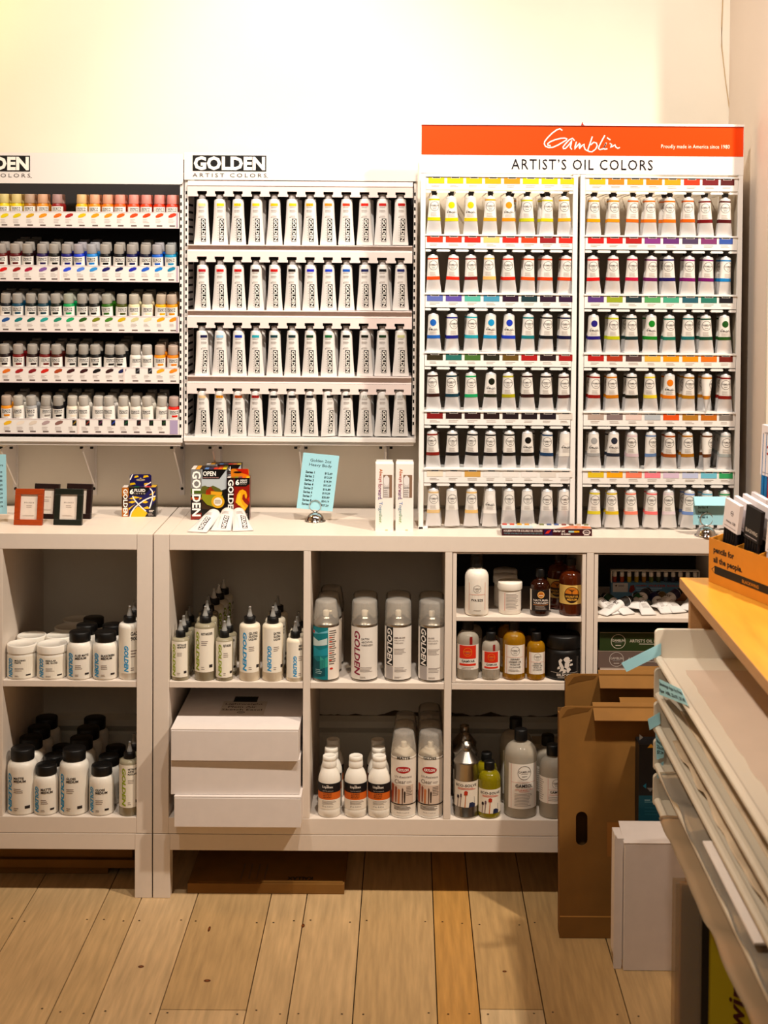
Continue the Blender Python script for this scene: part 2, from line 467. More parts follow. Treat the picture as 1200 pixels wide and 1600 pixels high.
def shelf_insert(i, label):
    a = comp_x(i)+.0015; b = a+CW-.003; t = .0095; z0 = ZS1+.001; z1 = ZC-.0415
    r = thing('shelf_insert', label, 'shelf insert', ((a+b)/2, .17, z0))
    y0, y1 = .003, .345
    for x in (a, b-t): wpart('side_panel', MB().box(x, x+t, y0, y1, z0, z1, 'laminate'), r, .0008)
    wpart('bottom_panel', MB().box(a+t, b-t, y0, y1, z0, z0+.006, 'laminate'), r, .0008)
    wpart('top_panel', MB().box(a+t, b-t, y0, y1, z1-.003, z1, 'laminate'), r, .0008)
    wpart('shelf', MB().box(a+t, b-t, y0+.002, y1-.005, .7095, .7205, 'laminate'), r, .0008)
    wpart('back_panel', MB().box(a+t, b-t, y1-.004, y1, z0+.006, z1-.003, 'metal_dark'), r)  # near-black so the unlit interior's darkness sits in the panel colour
    return r
shelf_insert(2, 'white two-level insert holding amber varnish bottles and clear oil bottles')
shelf_insert(3, 'white two-level insert holding loose paint tubes and flat set boxes')
ZI = ZS1+.0075; ZM = .7212                          # insert floor and insert shelf heights

# ------------------------------------------------------------------ paint racks on the wall (both acrylic racks)
YR = .24                                            # front plane of the two acrylic racks
def XZ(px, py, Y=YR): p = W(px, py, Y); return p.x, p.z
LOGO_BLACK, INK = '0a0908', '141010'
def golden_sign(mb, px0, px1, Y):
    # black block with white lettering and the words below it
    x0, z1 = XZ(px0, 242.5, Y); x1, z0 = XZ(px1, 268, Y)
    f = lambda u, v: (u, Y-.0006, v); f2 = lambda u, v: (u, Y-.0009, v)
    mb.rect(x0, x1, z0, z1, f, 'print', LOGO_BLACK)
    w_ = x1-x0
    mb.text('GOLDEN', x0+.016*w_, x1-.016*w_, z0+.0025, z1-.0025, f2, 'print', 'fff8ee', bold=.045, spacing=1.02)
    za, zb = XZ(px0, 276.5, Y)[1], XZ(px0, 270.5, Y)[1]
    mb.text('ARTIST COLORS', x0, x1+.001, za, zb, f, 'print', '3a2a28', spacing=1.45)
    mb.rect(x1+.001, x1+.005, za-.001, za, f, 'print', '3a2a28')
def side_strip(mb, x, z0, z1, Y, w=.008):
    # flange of the slotted upright, with its dark slots
    mb.box(x-w/2, x+w/2, Y, Y+.002, z0, z1, 'metal_white')
    z = z1-.03
    while z > z0+.02:
        mb.rect(x-w*.42, x+w*.1, z-.0045, z+.0045, lambda u, v: (u, Y-.0005, v), 'print', '0c0a0a')
        z -= .0198
def bracket(px, root):
    x, zt = XZ(px, 698, .30); zb = W(px, 756, YW).z
    mb = MB().box(x-.007, x+.007, YW-.006, YW-.0002, zb-.03, zt, 'metal_white')
    mb.prism([(YW-.006, zt), (YR+.02, zt), (YR+.02, zt-.008), (YW-.006, zb)], x-.002, x+.002, lambda p, q, a: (a, p, q), 'metal_white')
    mb.disc(x, zb-.012, .0042, .0042, lambda u, v: (u, YW-.0068, v), 'print', '140f0d', 10)
    for d in (-.014, .014): mb.box(x+d-.004, x+d+.004, .30, .306, zt-.006, zt, 'black_plastic')
    wpart('bracket', mb, root)
def rack_shell(px0, px1, label):
    X0, ZT = XZ(px0, 238); X1, ZBt = XZ(px1, 697)
    r = thing('display_rack', label, 'display rack', ((X0+X1)/2, .32, ZBt))
    wpart('back_panel', MB().box(X0+.002, X1-.002, .384, .392, ZBt+.01, ZT-.005, 'metal_dark'), r)
    for x in (X0, X1-.004): wpart('side_panel', MB().box(x, x+.004, YR+.003, .39, ZBt+.01, ZT-.05, 'metal_white'), r)
    zt = XZ(px0, 682)[1]; zm = XZ(px0, 689)[1]
    wpart('base_tray', MB().box(X0, X1, YR-.004, .39, zm, zt, 'metal_white').box(X0+.002, X1-.006, YR+.002, .38, ZBt, zm, 'metal_white'), r, .001)
    return r, X0, X1, ZT, ZBt

# --- left rack: five shelves of small bottles
rackA, AX0, AX1, AZT, AZB = rack_shell(-76, 285.5, 'white and black wall rack with five shelves of small paint bottles')
hb = MB(); zh = XZ(100, 287)[1]; rr = .008
poly = [(AX0, AZT), (AX0, zh)]+[(AX1-rr+rr*math.sin(a), zh+rr-rr*math.cos(a)) for a in [i*PI/12 for i in range(7)]]+[(AX1, AZT)]
hb.prism(poly[::-1], YR-.006, YR, lambda p, q, a: (p, a, q), 'metal_white')
golden_sign(hb, -69, 47, YR-.006)
wpart('header_sign', hb, rackA, 0)
mb = MB(); side_strip(mb, AX1-.005, AZB+.03, zh-.002, YR+.001); wpart('slotted_upright', mb, rackA)
for px in (9, 135, 276): bracket(px, rackA)
A_rows = [ # strip top, strip bottom, front cap tops, shelf tilt, [x px], swatch colours, depth counts
 (330.5, 356, 304, 0.03, [7, 26.5, 47, 67, 90, None, 128, 148.5, 169, 188.5, 209, 229, 249, 269],
  ['e8d010', 'e0c810', 'd8a818', 'e89818', 'e07018', 'b02018', 'f0c010', 'f0a010', 'f09018', 'f06010', 'e84810', 'e84008', 'e84810', 'e03818'], [2]*14,
  ['e8cc10', 'e8c810', 'a86a08', 'e08818', '8a1010', '', 'f0b008', 'f08808', 'f07808', 'f05808', 'e84008', 'e83808', 'e03008', 'e03010']),
 (414.5, 440, 384, .20, [5, 26, 44.5, 67, 85, 105, 126, 146, 165.5, 186, 207, 227, 247.5, 267.5],
  ['d81010', '981010', 'a81038', '8058a0', '301028', '2848d8', '5080e0', '3090d8', '101060', '0c1450', '1020a8', '1858c8', '1080d8', '1080a8'], [2, 4, 4, 2, 3, 2, 3, 3, 2, 2, 2, 3, 2, 2],
  ['601010', '580c10', '200808', '201048', '080808', '101068', '1838c0', '2080d0', '06080c', '080810', '0a1050', '080c28', '1058c0', '1088b8']),
 (493, 519, 461.5, .19, [9, 29, 48.5, 69, 90, 109.5, 129.5, 150, 170, 190, 210.5, 230.5, 251, 270.5],
  ['205090', '107878', '106858', '28a098', '208868', '20a868', '285818', '788010', '408020', 'd0b010', 'd0c890', 'f0d8a8', 'f0a810', 'e89010'], [3, 3, 3, 2, 2, 3, 3, 3, 2, 1, 3, 3, 2, 2],
  ['081018', '084058', '081818', '083848', '081810', '089850', '080c08', '0a0c08', '286010', '404808', 'e8dcb0', 'f0e4c0', 'e8a808', 'e09008']),
 (573, 598, 540.5, .20, [10, 30, 50.5, 70, 91, 110.5, 131, 151, 171, 191, 211.5, 231, 250.5, 270.5],
  ['e07018', 'a01818', '801018', 'c82010', 'a84018', '401010', '381010', '0c0808', '381818', '101850', '606068', '707078', 'f0a820', 'f08818'], [2, 2, 3, 2, 3, 3, 3, 2, 2, 4, 2, 1, 3, 2],
  ['1a0808', '701010', '200808', '681010', '481408', '080808', '080808', '060606', '080808', '080808', 'f0e8e0', 'f4eee8', 'f09010', 'e88010']),
 (654, 678, 620.5, .20, [12, 32, 51.5, 71.5, 92, 113, 133.5, 153.5, 173.5, 193.5, 213.5, 233, 252.5, 272],
  ['f0b820', 'f0e0d0', 'e0d0c0', 'b09898', '886058', '907020', '903020', '602848', '1838a0', '105830', '501818', '183818', '184818', 'c8b8d0'], [2, 3, 2, 2, 3, 3, 3, 2, 3, 3, 2, 3, 3, 1],
  ['e89010', 'f0e8d8', 'a8a8a8', '989088', '100c10', 'f0e4d0', 'f0e8dc', 'ece4dc', 'e8e0d8', 'f0e8d8', 'eee6da', 'f0e8d8', 'efe7dc', 'd82010'])]
# bottle prototype
rb = .0154
mb = MB().lathe([(rb*.9, 0), (rb, .0015), (rb, .050), (rb*.99, .0535), (rb*.84, .0575), (rb*.8, .0595)], 'tint', 20); bot_body = mb.mesh('bottle_body')
mb = MB().lathe([(.0135, .0590), (.0137, .0605), (.0128, .0815), (.0118, .083), (0, .083)], 'cap_tint', 20); bot_cap = mb.mesh('flip_cap')
mb = MB(); f0 = cyl(rb, off=.0002); f = cyl(rb, off=.0004); f2 = cyl(rb, off=.0007)
mb.rect(-.023, .023, .004, .0505, f0, 'print', 'f4efe8', 18, 1)
mb.rect(-.0105, .0125, .0385, .0475, f, 'print', LOGO_BLACK, 6)
mb.text('GOLDEN', -.0098, .0118, .0395, .0465, f2, 'print', 'f8f4ee', bold=.03)
mb.bars(-.009, .008, .012, .027, 5, f, 'print', '8a8480', .3)
bot_label = mb.mesh('label')
mb = MB().rect(-.005, .010, .030, .0355, cyl(rb, off=.0006), 'tint', 'ffffff', 4); bot_dab = mb.mesh('color_dab')
proto_front = [('bottle_body', bot_body), ('flip_cap', bot_cap), ('label', bot_label), ('color_dab', bot_dab)]
proto_rear = [('bottle_body', bot_body), ('flip_cap', bot_cap)]
for ri, (st, sb, ct, tilt, xs, sw, dep, bc) in enumerate(A_rows):
    # shelf with its price strip
    sh = MB(); z0 = XZ(100, sb)[1]; z1 = XZ(100, st)[1]; xr = XZ(280, st)[0]
    zc = XZ(100, ct, YR+.02)[1]; zb = zc-.0835
    sh.prism([(YR+.001, zb-.004), (YR+.001, zb-.0005), (.383, zb-.0005+(.383-YR)*math.tan(tilt)), (.383, zb-.004+(.383-YR)*math.tan(tilt))], AX0+.004, xr-.001, lambda p, q, a: (a, p, q), 'metal_dark')
    so = wpart('shelf', sh, rackA)
    sp = MB().box(AX0+.004, xr, YR-.004, YR, z0, z1, 'metal_white')
    F1 = lambda u, v: (u, YR-.0045, v); F2 = lambda u, v: (u, YR-.0049, v)
    sp.rect(AX0+.004, xr, z0, z0+.0018, F1, 'print', 'd8c4c8'); sp.rect(AX0+.004, xr, z1-.0022, z1, F1, 'print', 'dccccc')
    rs = random.Random(ri)
    sxs = [x if x else 108 for x in xs]; sxs = [-12+0*i for i in ()]+sxs
    lo = MB(); 
    for i, x in enumerate(sxs):
        if ri == 0 and i >= 6: pass
        cx_, cz_ = XZ(x+1, st+6.5)
        lab = sw[i]
        if (ri == 3 and i in (10, 11)) or (ri == 4 and 5 <= i <= 12):
            sp.rect(cx_-.0005, cx_+.0105, cz_-.007, cz_+.0075, F1, 'print', '141214')
            sp.poly([(cx_, cz_-.006), (cx_+.01, cz_+.002), (cx_+.01, cz_+.007), (cx_+.004, cz_+.001)], F2, 'print', lab)
        elif not (ri == 4 and i == 13):
            sp.poly([(cx_-.0105, cz_-.006), (cx_-.003, cz_-.0055), (cx_+.009, cz_-.0005), (cx_+.0105, cz_+.005), (cx_+.004, cz_+.0065), (cx_-.005, cz_+.004), (cx_-.011, cz_-.001)], F1, 'print', lab)
        if not (ri == 4 and i == 13):
            sp.bars(cx_-.011, cx_+.006, cz_-.0205, cz_-.0095, 3, F1, 'print', 'b8a8a4', .3, .4, rs)
            sp.rect(cx_-.008, cx_+.007, z0+.005, z0+.0085, F1, 'print', '6a5a56')
    div = {1: 93, 3: 195, 4: 123.5}.get(ri)
    if div: dx = XZ(div, st)[0]; sp.box(dx-.0028, dx+.0028, YR-.0056, YR-.004, z0, z1, 'metal_pink')
    ex = XZ(280, st)[0]
    if ri in (0, 1, 2): sp.rect(ex-.007, ex-.002, z0+.003, z1-.003, F2, 'print', 'b8a4b4')
    if ri == 4: sp.rect(ex-.024, ex-.003, z0+.002, z1-.002, F2, 'print', 'a898b8')
    wpart('price_strip', sp, rackA, parent=so).location = (0, 0, 0)
    # bottles in files behind each other
    for i, x in enumerate(xs):
        if x is None: continue
        cap = mixh(bc[i], 'b8b0a8' if ri == 0 else 'a29c94', .5 if ri == 0 else .88)  # below the top row: grey caps, darkened to carry shade in the colour
        xx = XZ(x, ct, YR+.02)[0]
        n = dep[i]
        for d in range(n):
            y = YR+.003+rb+d*.0325+rs.uniform(0, .001)
            z = zb+(y-YR)*math.tan(tilt)+rb*tilt*.9
            loc = (xx+(rs.uniform(-.0012, .0012) if d else 0), y, z)
            if d == 0:
                lb = f"small bottle with {cname(bc[i])} paint, {ordn(i, 14)}, {ROWN[ri] if ri < 4 else 'bottom'} shelf of left rack"
                inst('paint_bottle', proto_front, lb, 'paint bottle', loc, (tilt*.9, 0, rs.uniform(-.25, .35)), 'small paint bottles in the left rack', {'bottle_body': bc[i], 'flip_cap': cap, 'color_dab': bc[i]})
            else:
                lb = f"{['', 'bottle behind', 'third bottle behind', 'fourth bottle behind'][d]} {ordn(i, 14)} front bottle, {ROWN[ri] if ri < 4 else 'bottom'} shelf of left rack"
                inst('paint_bottle', proto_rear, lb, 'paint bottle', loc, (tilt*.9, 0, 0), 'small paint bottles in the left rack', {'bottle_body': bc[i], 'flip_cap': cap})

# ------------------------------------------------------------------ tube geometry
def tube_ring(a, b, z, n=24):
    return [(a*math.sin(2*PI*i/n), -b*math.cos(2*PI*i/n), z) for i in range(n)]
class TubeShape:
    def __init__(s, h, rt, wb, crimp=.006): s.h, s.rt, s.wb, s.cr = h, rt, wb, crimp
    def ab(s, z):
        t = max(0, min(1, (z-s.cr)/(s.h-s.cr))); e = t**.8
        a = s.wb/2+(s.rt-s.wb/2)*(1-(1-t)**1.5); b = .0012+(s.rt-.0012)*math.sin(e*PI/2)
        if z <= s.cr: a, b = s.wb/2, .0012
        return a, b
    def body(s, m, neck, skip=None):
        rings = [tube_ring(s.wb/2, .0011, 0), tube_ring(s.wb/2, .0014, s.cr*.95)]
        for i in range(1, 11): z = s.cr+(s.h-s.cr)*i/10; rings.append(tube_ring(*s.ab(z), z))
        rings += [tube_ring(s.rt*.97, s.rt*.97, s.h+.001), tube_ring(s.rt*.9, s.rt*.9, s.h+.0025), tube_ring(neck, neck, s.h+.004), tube_ring(neck, neck, s.h+.008)]
        return MB().loft(rings, m)
    def surf(s, off=.0004):
        def f(u, v):
            a, b = s.ab(v); q = max(-.999, min(.999, u/(a+off)))
            return (u, -(b+off)*math.sqrt(1-q*q), v)
        f.du = .003
        return f
    def wrap(s, mb, z0, z1, off, m, col, n=3):
        rings = [tube_ring(*[x+off for x in s.ab(z0+(z1-z0)*i/n)], z0+(z1-z0)*i/n) for i in range(n+1)]
        return mb.loft(rings, m, col, caps=False)
# --- acrylic tube
GT = TubeShape(.1190, .0153, .0440)
gt_body = GT.body('tube_white', .006).mesh('tube_body')
def oct_cap(z, r0, r1, h, m, n=8):
    mb = MB().lathe([(r0, z), (r1, z+h*.93), (r1*.9, z+h), (0, z+h)], m, n, smooth=False); return mb
gt_cap = oct_cap(.1195, .0088, .0096, .0155, 'grey_plastic', 10).mesh('cap')
mb = MB(); f = GT.surf(.0003); f2 = GT.surf(.0006)
mb.rect(-.0022, .0102, .0085, .0700, f, 'print', LOGO_BLACK, 4, 14)
mb.text('GOLDEN', -.0008, .0088, .0098, .0688, f2, 'print', 'faf5ee', bold=.03, rot=1)
for z0, z1, n in ((.086, .0935, 3), (.097, .102, 2)): mb.bars(-.0085, .0075, z0, z1, n, f, 'print', '8a7a72', .35)
mb.bars(-.0065, .0065, .0725, .0775, 2, f, 'print', 'a89a92', .4); mb.disc(-.0075, .0735, .0012, .0012, f, 'print', '141210', 8)
mb.bars(-.0062, -.0042, .010, .068, 9, f, 'print', 'a8a0a0', .3)
gt_label = mb.mesh('label')
mb = MB().rect(-.0098, .0095, .1035, .1105, GT.surf(.0005), 'tint', 'ffffff', 5, 1); gt_sw = mb.mesh('color_swatch')
mb2 = MB().rect(-.0098, .0095, .1035, .1105, GT.surf(.0005), 'tint', 'ffffff', 5, 1)
for q in (-.0045, .0, .0045): mb2.poly([(q-.0007, .1036), (q, .1036), (q+.0022, .1104), (q+.0012, .1104)], GT.surf(.0008), 'print', '16120e')
gt_swh = mb2.mesh('color_swatch')
proto_gt = [('tube_body', gt_body), ('cap', gt_cap), ('label', gt_label), ('color_swatch', gt_sw)]
proto_gth = [('tube_body', gt_body), ('cap', gt_cap), ('label', gt_label), ('color_swatch', gt_swh)]
proto_gtr = [('tube_body', gt_body), ('cap', gt_cap), ('color_swatch', gt_sw)]

rackB, BX0, BX1, BZT, BZB = rack_shell(288.5, 649.5, 'pale wall rack with four rows of white acrylic tubes, middle of the wall')
hb = MB(); zh = XZ(450, 282)[1]
hb.box(BX0, BX1, YR-.006, YR, zh, BZT, 'metal_white'); golden_sign(hb, 301, 416, YR-.006)
wpart('header_sign', hb, rackB)
for x_ in (BX0+.0062, BX1-.0055): mb = MB(); side_strip(mb, x_, BZB+.03, zh-.004, YR+.001); wpart('slotted_upright', mb, rackB)
mb = MB()
zz = BZB+.05
while zz < zh-.05:
    mb.rect(YR+.012, .36, zz-.003, zz+.003, lambda u, v: (BX0+.0047, u, v), 'print', '0c0a0a')
    mb.disc(YR+.02, zz, .006, .0055, lambda u, v: (BX0+.0048, u, v), 'print', '0c0a0a', 10); zz += .0198
wpart('slot_row', mb, rackB)
for px in (336, 470, 603): bracket(px, rackB)
B_x = [316.5, 344, 372.3, 400.3, 428.7, 456.8, 485, 513.3, 541.3, 569.7, 597.6, 625.5]
B_foot = [383, 485.3, 587.8, 681.5]
B_rail = [(283, 291.5, 299.8, 308), (386, 394, 401.8, 410.3), (488.5, 496.5, 504.5, 513), (591, 599.5, 607, 615.5)]   # ledge top, rail top, notch top, rail bottom (px)
xl, xr = XZ(294, 300)[0], XZ(645, 300)[0]
for ri in range(4):
    lt, rt_, nt_, rb_ = [XZ(470, p)[1] for p in B_rail[ri]]
    mb = MB()
    if ri == 0:
        mb.prism([(YR-.002, lt), (YR-.012, rt_+.002), (YR-.012, rt_), (.383, rt_), (.383, lt)], xl, xr, lambda p, q, a: (a, p, q), 'metal_pink')
        so = wpart('top_ledge', mb, rackB, .0006)
    else:
        ft = XZ(470, B_foot[ri-1])[1]
        mb.prism([(YR-.012, ft), (YR-.012, ft-.0028), (YR+.001, ft-.004), (YR-.003, rt_), (.383, rt_), (.383, ft)], xl, xr, lambda p, q, a: (a, p, q), 'metal_pink')
        so = wpart('shelf', mb, rackB, .0006)
    # rail with T-shaped notches for the caps
    pts = [(xl, rb_), (xl, rt_), (xr, rt_), (xr, rb_)]
    for x in B_x[::-1]:
        c = XZ(x, 300)[0]; hw, hn = .0130, .0102
        pts += [(c+hn, rb_), (c+hn, rb_+(nt_-rb_)*.42), (c+hw, rb_+(nt_-rb_)*.50), (c+hw, nt_), (c-hw, nt_), (c-hw, rb_+(nt_-rb_)*.50), (c-hn, rb_+(nt_-rb_)*.42), (c-hn, rb_)]
    rl = MB().prism(pts, YR-.010, YR-.006, lambda p, q, a: (p, a, q), 'metal_pink')
    wpart('hanger_rail', rl, rackB)
B_sw = [['f0dc90', 'f0d010', 'f0d000', 'f0cc10', 'f0b808', 'f0c410', 'f0b008', 'f08818', 'e03818', 'd82010', 'c01810', 'c01010'],
        ['b01420', 'e01010', 'c81010', '300a0a', 'd00808', '0c0c0c', '1818b0', '1838b8', '1050b0', '101850', '0a0a14', '101a60'],
        ['0c1040', '90c0e0', '0838b0', '20a0b0', '0c3840', '0a2a30', '0a3824', '0a6030', '060a08', '0a1408', '0a3010', 'c8c890'],
        ['e0c090', 'e09010', 'b04a10', 'a00c0c', '080808', '0a0a0a', '080810', '0a0a0a', '060606', 'd8d8d0', 'e0dcd4', 'd0d0cc']]
B_hatch = [(2, 6, 11), (1, 2, 4), (2,), (1, 2, 3, 9, 11)]
B_rear = [(1, 3, 5, 9, 10), (3, 5, 10), (0, 1, 3, 7, 9), (1, 2, 4, 7, 9)]
B_yaw = {(2, 0): .5, (3, 7): .5, (0, 1): .25, (0, 11): .25, (0, 5): .2}
for ri in range(4):
    for i, x in enumerate(B_x):
        X, Z = XZ(x+random.uniform(-.6, .6), B_foot[ri], YR+.008)
        yaw = B_yaw.get((ri, i), random.uniform(-.08, .08))
        c = B_sw[ri][i]; row = ['top', 'second', 'third', 'bottom'][ri]
        inst('acrylic_tube', proto_gth if i in B_hatch[ri] else proto_gt, f"white tube with {cname(c)} swatch, {ordn(i, 12)}, {row} row of middle rack", 'paint tube', (X, YR+.006, Z+.0003), (-.03, 0, yaw), 'acrylic tubes in the middle rack', {'color_swatch': c})
        if i in B_rear[ri]:
            inst('acrylic_tube', proto_gtr, f"white tube behind the {ordn(i, 12)} front tube, {row} row of middle rack", 'paint tube', (X+.006, YR+.042, Z+.0003), (-.03, 0, -yaw-.2), 'acrylic tubes in the middle rack', {'color_swatch': c})
# ------------------------------------------------------------------ oil colour rack standing on the shelf unit
YG = .09
SIG = [[(285, 105), (262, 88), (225, 100), (170, 140), (120, 190), (85, 235), (80, 265), (95, 290), (130, 305), (180, 302), (240, 275), (300, 240), (340, 215), (345, 203), (320, 195), (270, 198), (205, 215), (150, 238), (120, 260), (122, 278), (150, 283)],
       [(430, 220), (410, 195), (370, 215), (320, 270), (298, 300), (305, 317), (330, 312), (370, 270), (410, 215), (395, 260), (385, 300), (400, 322)],
       [(455, 240), (440, 290), (435, 322), (460, 290), (495, 252), (500, 265), (488, 300), (490, 316), (520, 280), (550, 262), (545, 290), (560, 325), (590, 340)],
       [(640, 180), (620, 240), (600, 300), (590, 330), (605, 348), (640, 350), (680, 320), (700, 280), (690, 250), (660, 240), (625, 268)],
       [(785, 165), (755, 220), (725, 280), (715, 310), (730, 325), (770, 315), (800, 255)], [(805, 250), (778, 300), (785, 320), (815, 315)], [(818, 190), (848, 210)],
       [(850, 255), (870, 262), (855, 305), (880, 285), (910, 268), (915, 290), (940, 308), (960, 300)]]
def signature(mb, u0, u1, v0, v1, fn, m, col, w):
    k = (u1-u0)/885; kv = (v1-v0)/270
    for st in SIG: mb.stroke([(u0+(x-78)*k, v0+(352-y)*kv) for x, y in st], w, fn, m, col)
def emblem(mb, u, v, r, fn, m, ink, asp=1, thick=.07):
    # round maker's mark: a ring, the name across it and two small lines
    mb.ring(u, v, r*(1-thick), r, fn, m, ink, 32, asp)
    mb.text('GAMBLIN', u-r*.86*asp, u+r*.86*asp, v-r*.02, v+r*.30, fn, m, ink, bold=.005)
    mb.rect(u-r*.5*asp, u+r*.5*asp, v-r*.20, v-r*.13, fn, m, '8a8480'); mb.rect(u-r*.38*asp, u+r*.38*asp, v-r*.58, v-r*.49, fn, m, ink)

p0 = W(655, 826, YG); pt = W(657, 191, YG); p1 = W(1157, 826, YG)
GX0, GX1, GZT = W(656, 500, YG).x, W(1158.5, 500, YG).x, pt.z
rackG = thing('display_rack', 'white standing rack of oil paint tubes under a red sign, right of the wall', 'display rack', ((GX0+GX1)/2, .21, ZC))
hs = MB(); zr1, zr0, zw0 = W(900, 196, YG).z, W(900, 243, YG).z, W(900, 272, YG).z
hs.box(GX0, GX1, YG, YG+.012, zw0, GZT, 'rack_white')
hs.box(GX0, GX1, YG-.004, YG, GZT-.006, GZT-.0005, 'rack_white')
Fh = lambda u, v: (u, YG-.0006, v); Fh2 = lambda u, v: (u, YG-.001, v)
hs.rect(GX0+.001, GX1-.001, zr0, zr1, Fh, 'gloss_print', 'f04408')
s0, s1 = W(850, 237, YG), W(968.5, 201, YG); signature(hs, s0.x, s1.x, s0.z, s1.z, Fh2, 'gloss_print', 'fffaf4', .0031)
a, b = W(1033, 233.5, YG), W(1140, 226.5, YG); hs.text('Proudly made in America since 1980', a.x, b.x, a.z, b.z, Fh2, 'gloss_print', 'fff0e0', spacing=1.05)
a, b = W(799, 264.5, YG), W(1020, 250, YG); hs.text('ARTIST\u2019S OIL COLORS', a.x, b.x, a.z, b.z, Fh2, 'gloss_print', '14101a', spacing=1.15)
a = W(910, 196, YG); hs.poly([(a.x-.004, a.z), (a.x+.005, a.z), (a.x+.001, a.z+.003), (a.x+.0006, a.z+.008), (a.x-.001, a.z+.008)], lambda u, v: (u, YG-.0046, v), 'gloss_print', 'b01808')
wpart('header_sign', hs, rackG, .0008)
def zl(py): return W(900, py, YG).z
posts = [GX0, W(893, 550, YG).x, W(904.5, 550, YG).x, GX1-.0125]
PW = .0125
for x in posts:
    mb = MB().box(x, x+PW, YG+.001, YG+.012, ZC, zw0, 'rack_white').box(x, x+PW, .32, .33, ZC, zw0, 'rack_white')
    mb.box(x-.001, x+PW+.012*(x < .3), YG+.001, YG+.02, ZC, ZC+.006, 'rack_white')
    wpart('post', mb, rackG, .0008)
cols = [(posts[0]+PW, posts[1]), (posts[2]+PW, posts[3])]
for a_, b_ in cols:
    wpart('back_panel', MB().box(a_, b_, .324, .33, ZC+.02, zw0+.004, 'rack_back'), rackG)
    for x in (a_-.004, b_+.001): wpart('side_panel', MB().box(x, x+.003, YG+.014, .322, zl(760), zw0, 'rack_back'), rackG)
LINES = [276, 368, 460, 552, 643.5, 734]
GXS = [[677.8, 707.3, 736.7, 766.3, 796, 825.3, 854.6, 884], [929.4, 958.8, 988.6, 1018, 1047, 1077, 1106, 1134.5]]
STRIP = [[['c8c010', 'e0c000', 'e8b800', 'e8a800', 'f09010', 'd8cc00', 'e8d000', 'e8c000'], ['e83008', 'e03010', 'c02010', 'f0c070', 'd82010', 'e83808', '901018', 'd82010'],
          ['5868b0', '5848a0', '50b0a0', '4090b0', '280828', '103038', '280c28', '301038'], ['302810', '206860', '406828', '202010', '604810', 'a81010', '200c10', 'a01010'],
          ['801010', '280c0c', '280c10', '200808', '180810', '180810', '180c18', 'd8d0c8'], ['e8dcc8', 'e8e0d8', 'd0a050', 'e8e4e0', 'ece6e0', 'ece6e2', 'e0d8d0', 'ece6e0']],
         [['f0b000', 'e88010', 'f09800', 'f08000', 'f89800', 'e83008', '701018', '500c10'], ['c01010', 'd81008', 'a81010', '803080', '602870', '483858', '783068', '3050a0'],
          ['503078', '90a020', '183038', '50a060', '40a080', '205868', '207060', '101018'], ['b01008', 'a83008', '503838', 'e0b040', 'f09800', 'f09000', 'e07010', '701808'],
          ['b09c90', '807070', 'e0c8c0', 'b0b8c0', 'e05008', 'b07820', 'c06810', '807870'], ['e0c020', 'f0a800', 'f08060', 'f08090', 'd8c0d8', 'c0c8e8', '70c0d8', '30a060']]]
BAND = [[['c8c810', 'd8c800', 'd8c010', 'e0a820', 'e89010', 'c8c818', 'd8c810', 'e8a818'], ['e84810', 'e02810', '801010', 'f0b868', 'd82810', 'e85010', 'd84010', 'e04010'],
         ['1860b8', '101880', '20a0b0', '1090c8', '1838b8', '107880', '081018', '081040'], ['301008', '083848', '18a060', '101808', 'a8a010', '301010', '200c0c', '401010'],
         ['801810', '080810', '080810', '080810', '080808', '080808', '103860', 'f0ece4'], ['d8b880', 'ece6dc', 'e0b870', 'f0ece8', 'eee8e0', 'f0eae4', 'efe9e2', 'eee8e2']],
        [['e8a000', 'e09010', 'e06810', 'e07010', 'e07010', 'd86010', '700810', '500810'], ['d81010', 'b81018', 'c01040', '681058', '201060', '781068', '701068', '0878c0'],
         ['201878', 'b8c010', '083030', '108020', '107058', '106868', '084830', '185018'], ['901008', 'c87808', '101008', 'e8d030', 'e07808', 'b07808', 'c07808', '801008'],
         ['a0a0a0', '202838', 'd8c0c8', '6080b0', 'a04808', 'b07010', '603008', 'a8b0b0'], ['d8c820', 'd8b810', 'f08068', 'f07070', 'e0d0d8', '7090d0', '60b0d0', '30a060']]]
DOT = {(0, 0, 1), (0, 0, 2), (0, 0, 4), (0, 2, 0), (0, 2, 3), (0, 2, 4), (0, 3, 3), (0, 4, 5), (0, 4, 7), (0, 5, 3), (1, 2, 0), (1, 2, 3), (1, 2, 7), (1, 3, 4), (1, 4, 0), (1, 4, 1)}
REAR = {(0, 0): [0, 0, 0, 0, 1, 1, 1, 0], (0, 1): [0, 0, 1, 0, 1, 1, 1, 1], (0, 2): [0, 1, 1, 0, 1, 1, 1, 1], (0, 3): [0, 1, 0, 0, 1, 1, 1, 1], (0, 4): [1, 1, 0, 1, 1, 1, 1, 1], (0, 5): [1, 0, 0, 1, 1, 0, 1, 1],
        (1, 0): [1, 1, 0, 1, 1, 1, 1, 1], (1, 1): [1, 1, 0, 1, 1, 1, 1, 1], (1, 2): [1, 1, 1, 1, 1, 1, 1, 1], (1, 3): [1, 1, 1, 1, 1, 2, 1, 1], (1, 4): [1, 1, 1, 0, 1, 2, 1, 3], (1, 5): [0, 1, 1, 1, 1, 1, 1, 1]}
OT = TubeShape(.0935, .0132, .0400, .0055)
o_body = OT.body('tube_silver', .006).mesh('tube_body')
o_cap = MB().lathe([(.0058, .0985), (.0062, .100), (.0084, .1085), (.0084, .1105), (0, .1105)], 'black_plastic', 14, smooth=False).mesh('cap')
mb = MB(); OT.wrap(mb, .043, .0925, .0003, 'print', 'e8e4de', 5); f = OT.surf(.0006)
emblem(mb, 0, .0715, .0123, f, 'print', '38302c', .93)
